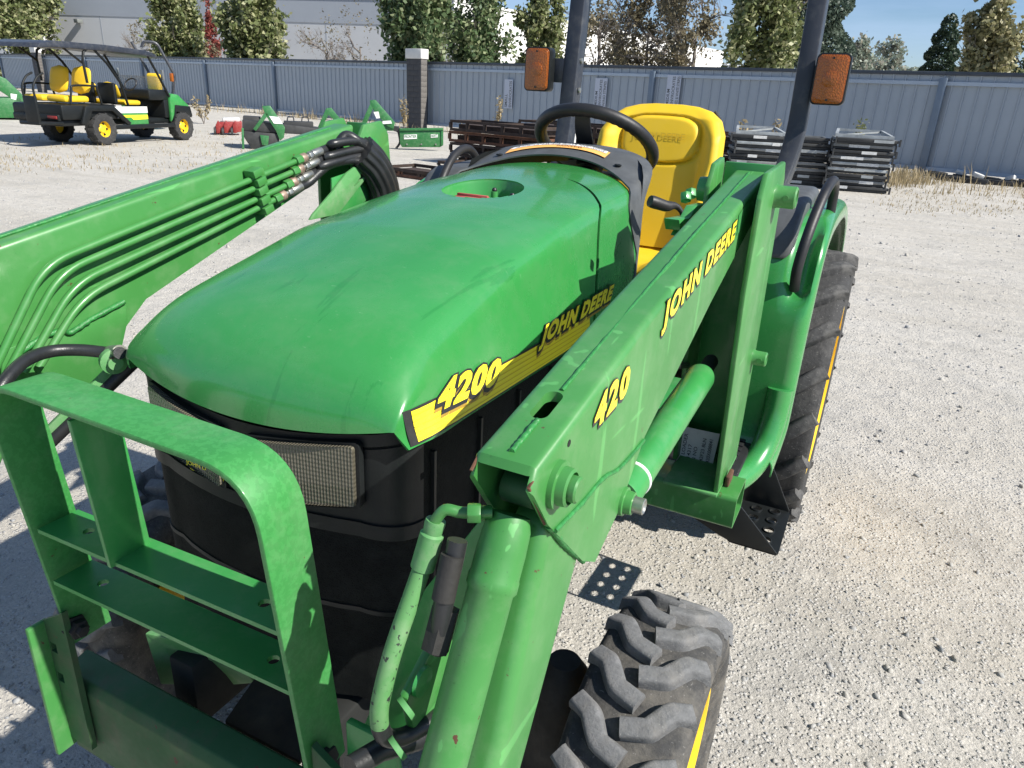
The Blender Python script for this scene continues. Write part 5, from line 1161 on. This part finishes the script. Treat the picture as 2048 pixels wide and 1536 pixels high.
# ------------------------------------------------------------------ implements in front of the fence
def thing_at(name, label, cat, bx, by, group='green implements lined up by the fence'):
    b = aZ(bx, by, 0); e = tag(empty(name, b), label, cat, group); n = V((b.x-EYE.x, b.y-EYE.y, 0)).normalized(); r = V((n.y, -n.x, 0))
    f = lambda x, y, d=0: aV(x, y, b)-b+n*d
    return e, f, n, r
e, f, n, r = thing_at('box_blade', 'green box blade with hitch mast and black ballast boxes near the red implement', 'implement', 560, 300)
for d in (0, .35):
    MB().prism([f(x, y, d) for x, y in ((524, 213), (540, 212), (570, 255), (568, 275), (560, 282), (552, 262), (532, 232))], n*.05).build('hitch_mast', 'implement_green', e, bevel=.01)
    MB().prism([f(x, y, d) for x, y in ((530, 225), (538, 228), (512, 262), (506, 258))], n*.04).build('hitch_brace', 'implement_green', e, bevel=.008)
MB().prism([f(x, y) for x, y in ((538, 232), (557, 234), (566, 248), (548, 247))], n*-.012).build('decal', 'white', e)
MB().prism([f(x, y, .1) for x, y in ((484, 240), (640, 258), (640, 272), (484, 262))], n*.9).build('frame', 'dark_steel', e, bevel=.01)
MB().prism([f(x, y, .05) for x, y in ((484, 262), (556, 268), (560, 290), (530, 305), (506, 302), (488, 275))], n*.6).build('side_plate', 'dark_steel', e, bevel=.01)
MB().prism([f(x, y, .0) for x, y in ((520, 270), (538, 272), (536, 292), (524, 290))], n*.05).build('shank', 'implement_green', e, bevel=.008)
MB().prism([f(x, y, .5) for x, y in ((484, 234), (520, 236), (520, 262), (484, 262))], n*.5).build('ballast_box', 'dark_steel', e, bevel=.01)
MB().prism([f(x, y, .3) for x, y in ((568, 244), (628, 246), (628, 262), (568, 260))], n*.5).build('ballast_box', 'dark_steel', e, bevel=.01)
for x in (498, 582, 612): MB().tube(fillet([f(x-7, 245, .6), f(x-6, 236, .6), f(x+6, 236, .6), f(x+7, 245, .6)], .03, 3), .014, 6).build('box_handle', 'rops_black', e)
MB().bar(f(485, 256), f(487, 311), .05, .05, n).build('stand_leg', 'implement_green', e, bevel=.005)
MB().bar(f(500, 268, .9), f(502, 300, .9), .05, .05, n).build('stand_leg', 'implement_green', e, bevel=.005)
e, f, n, r = thing_at('landscape_rake', 'green implement with low hitch frame left of the tall hitch triangle', 'implement', 690, 292)
for d in (0, .3):
    MB().prism([f(x, y, d) for x, y in ((652, 217), (662, 216), (690, 250), (680, 252), (657, 230), (642, 258), (634, 258))], n*.05).build('hitch_mast', 'implement_green', e, bevel=.008)
MB().prism([f(x, y, -.01) for x, y in ((668, 240), (676, 239), (688, 250), (678, 250))], n*-.01).build('decal', 'white', e)
MB().prism([f(x, y, .0) for x, y in ((605, 266), (735, 258), (735, 268), (605, 278))], n*.5).build('frame', 'implement_green', e, bevel=.02)
MB().prism([f(x, y, -.03) for x, y in ((733, 254), (774, 256), (775, 292), (764, 303), (750, 285), (735, 270))], n*.06).build('side_plate', 'implement_green', e, bevel=.01)
MB().prism([f(x, y, -.034) for x, y in ((752, 262), (763, 260), (763, 265), (753, 267))], n*-.006).build('decal', 'white', e)
e, f, n, r = thing_at('rear_blade', 'green rear grader blade with tall triangular hitch in front of the block pillar', 'implement', 800, 300)
for d in (0, .4):
    MB().prism([f(x, y, d) for x, y in ((739, 201), (750, 200), (790, 246), (787, 258), (774, 252), (752, 228), (742, 212))], n*.05).build('hitch_mast', 'implement_green', e, bevel=.008)
    MB().prism([f(x, y, d) for x, y in ((741, 206), (746, 215), (732, 248), (722, 248))], n*.04).build('hitch_brace', 'implement_green', e, bevel=.008)
MB().prism([f(x, y, -.01) for x, y in ((747, 224), (757, 223), (760, 236), (753, 237))], n*-.01).build('decal', 'white', e); MB().prism([f(x, y, -.01) for x, y in ((765, 242), (782, 241), (784, 247), (766, 248))], n*-.01).build('decal', 'white', e)
MB().prism([f(x, y, .05) for x, y in ((722, 248), (786, 250), (786, 262), (722, 260))], n*.5).build('frame', 'implement_green', e, bevel=.01)
bl = [f(x, y, .1) for x, y in ((799, 258), (886, 257), (886, 292), (880, 295), (804, 295), (800, 288))]
MB().prism(bl, n*.03).build('blade', 'implement_green', e, bevel=.008)
MB().prism([f(x, y, .06) for x, y in ((799, 257), (887, 256), (887, 261), (799, 262))], n*.10).build('blade_lip', 'implement_green', e, bevel=.006)
MB().prism([f(x, y, .08) for x, y in ((882, 258), (887, 258), (887, 290), (882, 293))], n*.08).build('blade_end', 'implement_green', e, bevel=.004)
MB().prism([f(x, y, .095) for x, y in ((808, 270), (834, 269), (834, 278), (808, 279))], n*-.008).build('badge', 'white', e); MB().prism([f(x, y, .095) for x, y in ((862, 269), (876, 269), (876, 275), (862, 276))], n*-.008).build('badge', 'white', e)
q0 = f(809, 277, .085); qr = f(833, 276, .085)-q0; qz = f(809, 271, .085)-q0
text('badge_lettering', 'FRONTIER', 'implement_green', e, lambda u, v, w: q0+qr*u+qz*v, 1, 1, .02); q1 = f(863, 275, .085); q1r = f(875, 274, .085)-q1; q1z = f(863, 270, .085)-q1
text('badge_lettering', 'RB2072', 'implement_green', e, lambda u, v, w: q1+q1r*u+q1z*v, 1, 1, .02)
for x in (814, 843, 872): MB().cyl(f(x, 289, .1), f(x, 289, .07), .022, 10).build('blade_bolt', 'zinc', e)
MB().bar(f(786, 257, .2), f(800, 262, .2), .12, .12).build('blade_beam', 'dark_steel', e); MB().tube(crom([f(796, 262, .2), f(800, 285, .2), f(792, 298, .2)], 4), .03, 8).build('skid', 'dark_steel', e)
e, f, n, r = thing_at('red_implement', 'small bright red implement with white tank standing by the fence', 'implement', 455, 270, 'red machine by the fence')
MB().prism([f(x, y) for x, y in ((428, 256), (440, 244), (484, 243), (484, 264), (432, 268))], n*.5).build('frame', 'red', e, bevel=.02)
MB().prism([f(x, y, .1) for x, y in ((446, 236), (480, 236), (480, 244), (444, 244))], n*.4).build('tank', 'litter_white', e, bevel=.03)
for x in (436, 452, 470):
    MB().prism([f(x, y) for x, y in ((x-5, 250), (x, 240), (x+6, 250), (x+4, 266), (x-3, 266))], n*-.06).build('tine_bracket', 'red', e, bevel=.01); MB().lathe([(0, -.03), (.13, -.03), (.13, .03), (0, .03)], f(x-6, 264, -.02), r, 14).build('coulter', 'dark_steel', e)
# ------------------------------------------------------------------ stacked steel racks
def rack(name, label, group, c, ang, L, W, H, mat, mat2, n=4):
    r_ = tag(empty(name, c, ang), label, 'rack', group); s = .055; MB().box((-L/2+.1, -W/2+.15, .02), (L/2-.1, W/2-.1, H*.62)).build('rack_load', 'dark_rust', r_)
    for y in (-W/2, W/2):
        MB().box((-L/2, y-s/2, H-s), (L/2, y+s/2, H)).build('rail', mat, r_); MB().box((-L/2, y-s/2, .0), (L/2, y+s/2, s)).build('rail', mat2, r_)
        for k in range(n+1): x = -L/2+L*k/n; MB().box((x-s/2, y-s/2-.003, s), (x+s/2, y+s/2+.003, H-s)).build('upright', mat2 if k % 2 else mat, r_)
    for x in (-L/2, 0, L/2): MB().box((x-s/2, -W/2, H-s-.002), (x+s/2, W/2, H-.006)).build('crossbar', mat, r_)
    return r_
ordn = ['lowest', 'second', 'third', 'fourth', 'fifth', 'sixth', 'seventh', 'eighth', 'ninth', 'topmost']
bs = aZ(1065, 335, 0); bs = V((bs.x, bs.y, 0)); bdir = FA
for st_i, (px, dist, nst, L, nm) in enumerate(((1015, 16.6, 4, 2.5, 'in the rusty stack left of the steering wheel'), (1150, 19.0, 4, 2.9, 'in the rusty stack behind the steering wheel'), (1390, 18.6, 4, 2.4, 'in the rusty stack hidden behind the seat'))):
    b = BP(px, 300, dist); 
    for k in range(nst):
        rack('steel_rack', f'{ordn[k] if k < nst-1 else "topmost"} rust brown steel rack {nm}', 'rusty steel racks by the fence', (b.x+random.uniform(-.05, .05), b.y+random.uniform(-.05, .05), .235*k), FA+random.uniform(-.03, .03), L, 1.0, .225, 'rust' if (k+st_i) % 3 == 2 else 'dark_rust', 'dark_rust' if k % 2 else 'rust', 5)
b = BP(915, 318, 13.6)
rack('steel_rack', 'flat rust brown rack lying alone on the gravel before the blade', 'rusty steel racks by the fence', (b.x, b.y, 0), FA+.05, 3.0, .9, .16, 'dark_rust', 'rust', 6)
b = BP(985, 300, 15.4)
rack('steel_rack', 'flat dark rack on the gravel just behind the lone front rack', 'rusty steel racks by the fence', (b.x, b.y, 0), FA-.08, 2.4, .8, .14, 'dark_rust', 'dark_steel', 5)
for x, y in ((778, 303), (800, 335)): pass
# grey steel crates
def crate(label, c, ang, W, D, H, group):
    r_ = tag(empty('folded_crate', c, ang), label, 'crate', group); s = .05
    MB().box((-W/2, -D/2, H-.055), (W/2, -D/2+s, H)).build('front_rail', random.choice(['grey_steel', 'dark_steel', 'grey_steel', 'dark_steel', 'galv']), r_, bevel=.004); MB().box((-W/2, D/2-s, H-.055), (W/2, D/2, H)).build('back_rail', 'grey_steel', r_)
    for x in (-W/2, W/2-s): MB().box((x, -D/2+s+.002, H-.05), (x+s, D/2-s-.002, H-.004)).build('side_rail', 'grey_steel', r_)
    MB().box((-W/2+.02, -D/2+.03, .01), (W/2-.02, D/2-.03, H-.06)).build('panel_stack', 'dark_steel', r_, bevel=.005)
    w = random.uniform(.12, .4)*W; x = random.uniform(-W/2+.05, W/2-w-.05); MB().box((x, -D/2-.006, H-.06), (x+w, -D/2-.002, H-.005)).build('crate_label', 'litter_white' if random.random() > .4 else 'galv', r_)
    for x in (-W/2-.02, W/2+.01): MB().box((x, -D/2-.01, .0), (x+.03, -D/2+.04, H+.02)).build('corner_post', 'dark_steel', r_)
    return r_
for px, py, W, n_, nm in ((1700, 384, 1.13, 9, 'in the near crate stack right of the roll bar'), (1575, 372, 1.3, 8, 'in the dark crate stack behind the roll bar'), (1500, 372, 1.02, 8, 'in the crate stack between seat and roll bar')):
    b = aZ(px, py, 0); d = (V((b.x, b.y, 0))-EYE.xy.to_3d())
    hh = 1.02/n_ if px > 1600 else .98/n_
    ca = math.atan2(d.y, d.x)-math.pi/2
    for k in range(n_):
        crate(f'{ordn[k] if k < n_-1 else "topmost"} folded grey steel crate {nm}', (b.x+random.uniform(-.06, .06)+d.normalized().x*.55, b.y+random.uniform(-.04, .04)+d.normalized().y*.55, hh*k), ca+random.uniform(-.06, .06)+.12, W, 1.0, hh, 'folded grey steel crates by the fence')
    if px != 1575:
        tp_ = tag(empty('crate_frame', (b.x+d.normalized().x*.55, b.y+d.normalized().y*.55, 1.03 if px > 1600 else .99), ca+.12), 'open white braced frame on top of the ' + ('near right crate stack' if px > 1600 else 'crate stack beside the seat'), 'frame', 'open frames on the crate stacks')
        q_ = lambda *a: V(a)
        MB().bar((-W*.48, -.40, .03), (W*.48, -.40, .03), .05, .06).build('frame_bar', 'galv', tp_); MB().bar((-W*.40, .30, .12), (W*.36, .30, .12), .04, .05).build('frame_bar', 'galv', tp_); MB().bar((-W*.46, -.40, .04), (-W*.39, .30, .12), .05, .05).build('frame_side', 'galv', tp_); MB().bar((W*.44, -.40, .04), (W*.34, .30, .12), .05, .05).build('frame_side', 'galv', tp_)
        MB().bar((-W*.42, -.36, .03), (W*.32, .28, .11), .02, .03).build('frame_brace', 'galv', tp_)
# junk lying along the fence at the right
for k in range(9):
    x = 1868+26*k; b = aZ(x, 362+.09*(x-1868)-random.uniform(0, 9), 0)
    o = MB(); o.bar((-.28, 0, .06), (.30, .05, .06), .12, .12).bar((-.2, .12, .12), (.25, .1, .10), .06, .06)
    o = o.build('scrap_beam', 'dark_steel', loc=(b.x, b.y, 0), rot=(0, 0, FA+random.uniform(-.2, .2)), bevel=.01); tag(o, 'dark scrap beam in the low heap along the fence at the right', 'scrap', 'dark scrap beams along the fence')
for k, (x, y, nm) in enumerate(((1916, 360, 'left'), (1950, 366, 'middle'), (2018, 372, 'right'))):
    b = aZ(x, y, 0); tag(MB().box((-.12, -.05, 0), (.14, .05, .11)).build('litter_scrap', 'litter_white', loc=(b.x, b.y, .13), rot=(.2, .3, random.uniform(0, 3)), bevel=.02), f'white scrap piece, {nm} one of three on the dark scrap heap', 'scrap', 'white scrap pieces')
# ------------------------------------------------------------------ dry grass and weeds along the fence
def tufts(name, label, spots, n, hgt, mat, seed, w=.006):
    rnd = np.random.default_rng(seed); vs_, fs_ = [], []
    for (x, y, sp, num, hh) in spots:
        for _ in range(num):
            bx, by = x+rnd.normal()*sp, y+rnd.normal()*sp*.6; h = hh*rnd.uniform(.35, 1.1); a = rnd.uniform(0, 6.28); lean = rnd.uniform(.1, .7)*h; ww = w*(1+h*2)
            dx, dy = math.cos(a), math.sin(a); o_ = len(vs_)
            vs_ += [(bx-dy*ww, by+dx*ww, 0), (bx+dy*ww, by-dx*ww, 0), (bx+dx*lean*.4+dy*ww*.7, by+dy*lean*.4-dx*ww*.7, h*.6), (bx+dx*lean*.4-dy*ww*.7, by+dy*lean*.4+dx*ww*.7, h*.6), (bx+dx*lean, by+dy*lean, h)]
            fs_ += [(o_, o_+1, o_+2, o_+3), (o_+3, o_+2, o_+4)]
    me = bpy.data.meshes.new(name); me.from_pydata(vs_, [], fs_); return tag(link(name, me, mat), label, 'grass', kind='stuff')
sp = []
for k in range(230):
    s = random.uniform(-45, 14); d = abs(random.gauss(0, .9))+.15; p = FP_(s, d, 0); sp.append((p.x, p.y, .16, 8, .28 if random.random() < .8 else .5))
for k in range(80): p = FP_(random.uniform(-4.5, 5), random.uniform(.1, 5), 0); sp.append((p.x, p.y, .18, 12, .20))
for k in range(40): p = aZ(random.uniform(1770, 1850), random.uniform(345, 375), 0); sp.append((p.x, p.y, .12, 14, .34))
for k in range(230): p = aZ(random.uniform(0, 620), random.uniform(262, 345), 0); sp.append((p.x, p.y, .25, 6, .07))
for k in range(160): p = aZ(random.uniform(1780, 2048), random.uniform(362, 430), 0); sp.append((p.x, p.y, .22, 6, .06))
tufts('dry_grass', 'dry straw coloured grass along the foot of the fence', sp, 0, 0, 'dry_grass', 3)
def weed(px, py, h, label, mat, seed, wd=.25):
    rnd = np.random.default_rng(seed); b = aZ(px, py, 0); r_ = tag(empty('tall_weed', b), label, 'weed', 'tall weeds by the fence'); mb = MB(); P = []
    for k in range(7):
        a = rnd.uniform(0, 6.28); e_ = V((math.cos(a)*wd*rnd.uniform(.2, 1), math.sin(a)*wd*rnd.uniform(.2, 1), h*rnd.uniform(.6, 1))); mb.tube([V((0, 0, 0)), e_*.5+V((0, 0, .1*h)), e_], [.012, .009, .004], 4)
        for t in rnd.uniform(.35, 1.05, 26): P.append(np.array(e_*float(t))+rnd.normal(size=3)*.045)
    mb.build('stem', 'bare_twig', r_); v, f_ = cards(np.array(P), .055, rnd, 2.2); link('foliage', quadmesh('foliage', v, f_), mat, r_)
weed(1700, 348, 1.35, 'tall green yellow weed above the grey crate stack', 'weed_green', 41, .16); weed(1478, 352, 1.25, 'dry weed just right of the yellow seat', 'dry_grass', 42, .2); weed(1538, 350, 1.2, 'thin dry weed behind the right roll bar post', 'dry_grass', 43, .15)
weed(408, 248, .9, 'leaning dry weed right of the utility vehicle', 'dry_grass', 44, .5); weed(808, 268, 1.25, 'dry weed left of the tall block pillar', 'dry_grass', 45, .12); weed(995, 285, 1.4, 'single dry stalk before the fence left of the first sign', 'dry_grass', 46, .1); weed(2010, 352, .7, 'dry weed above the scrap heap at the right edge', 'dry_grass', 47, .3)
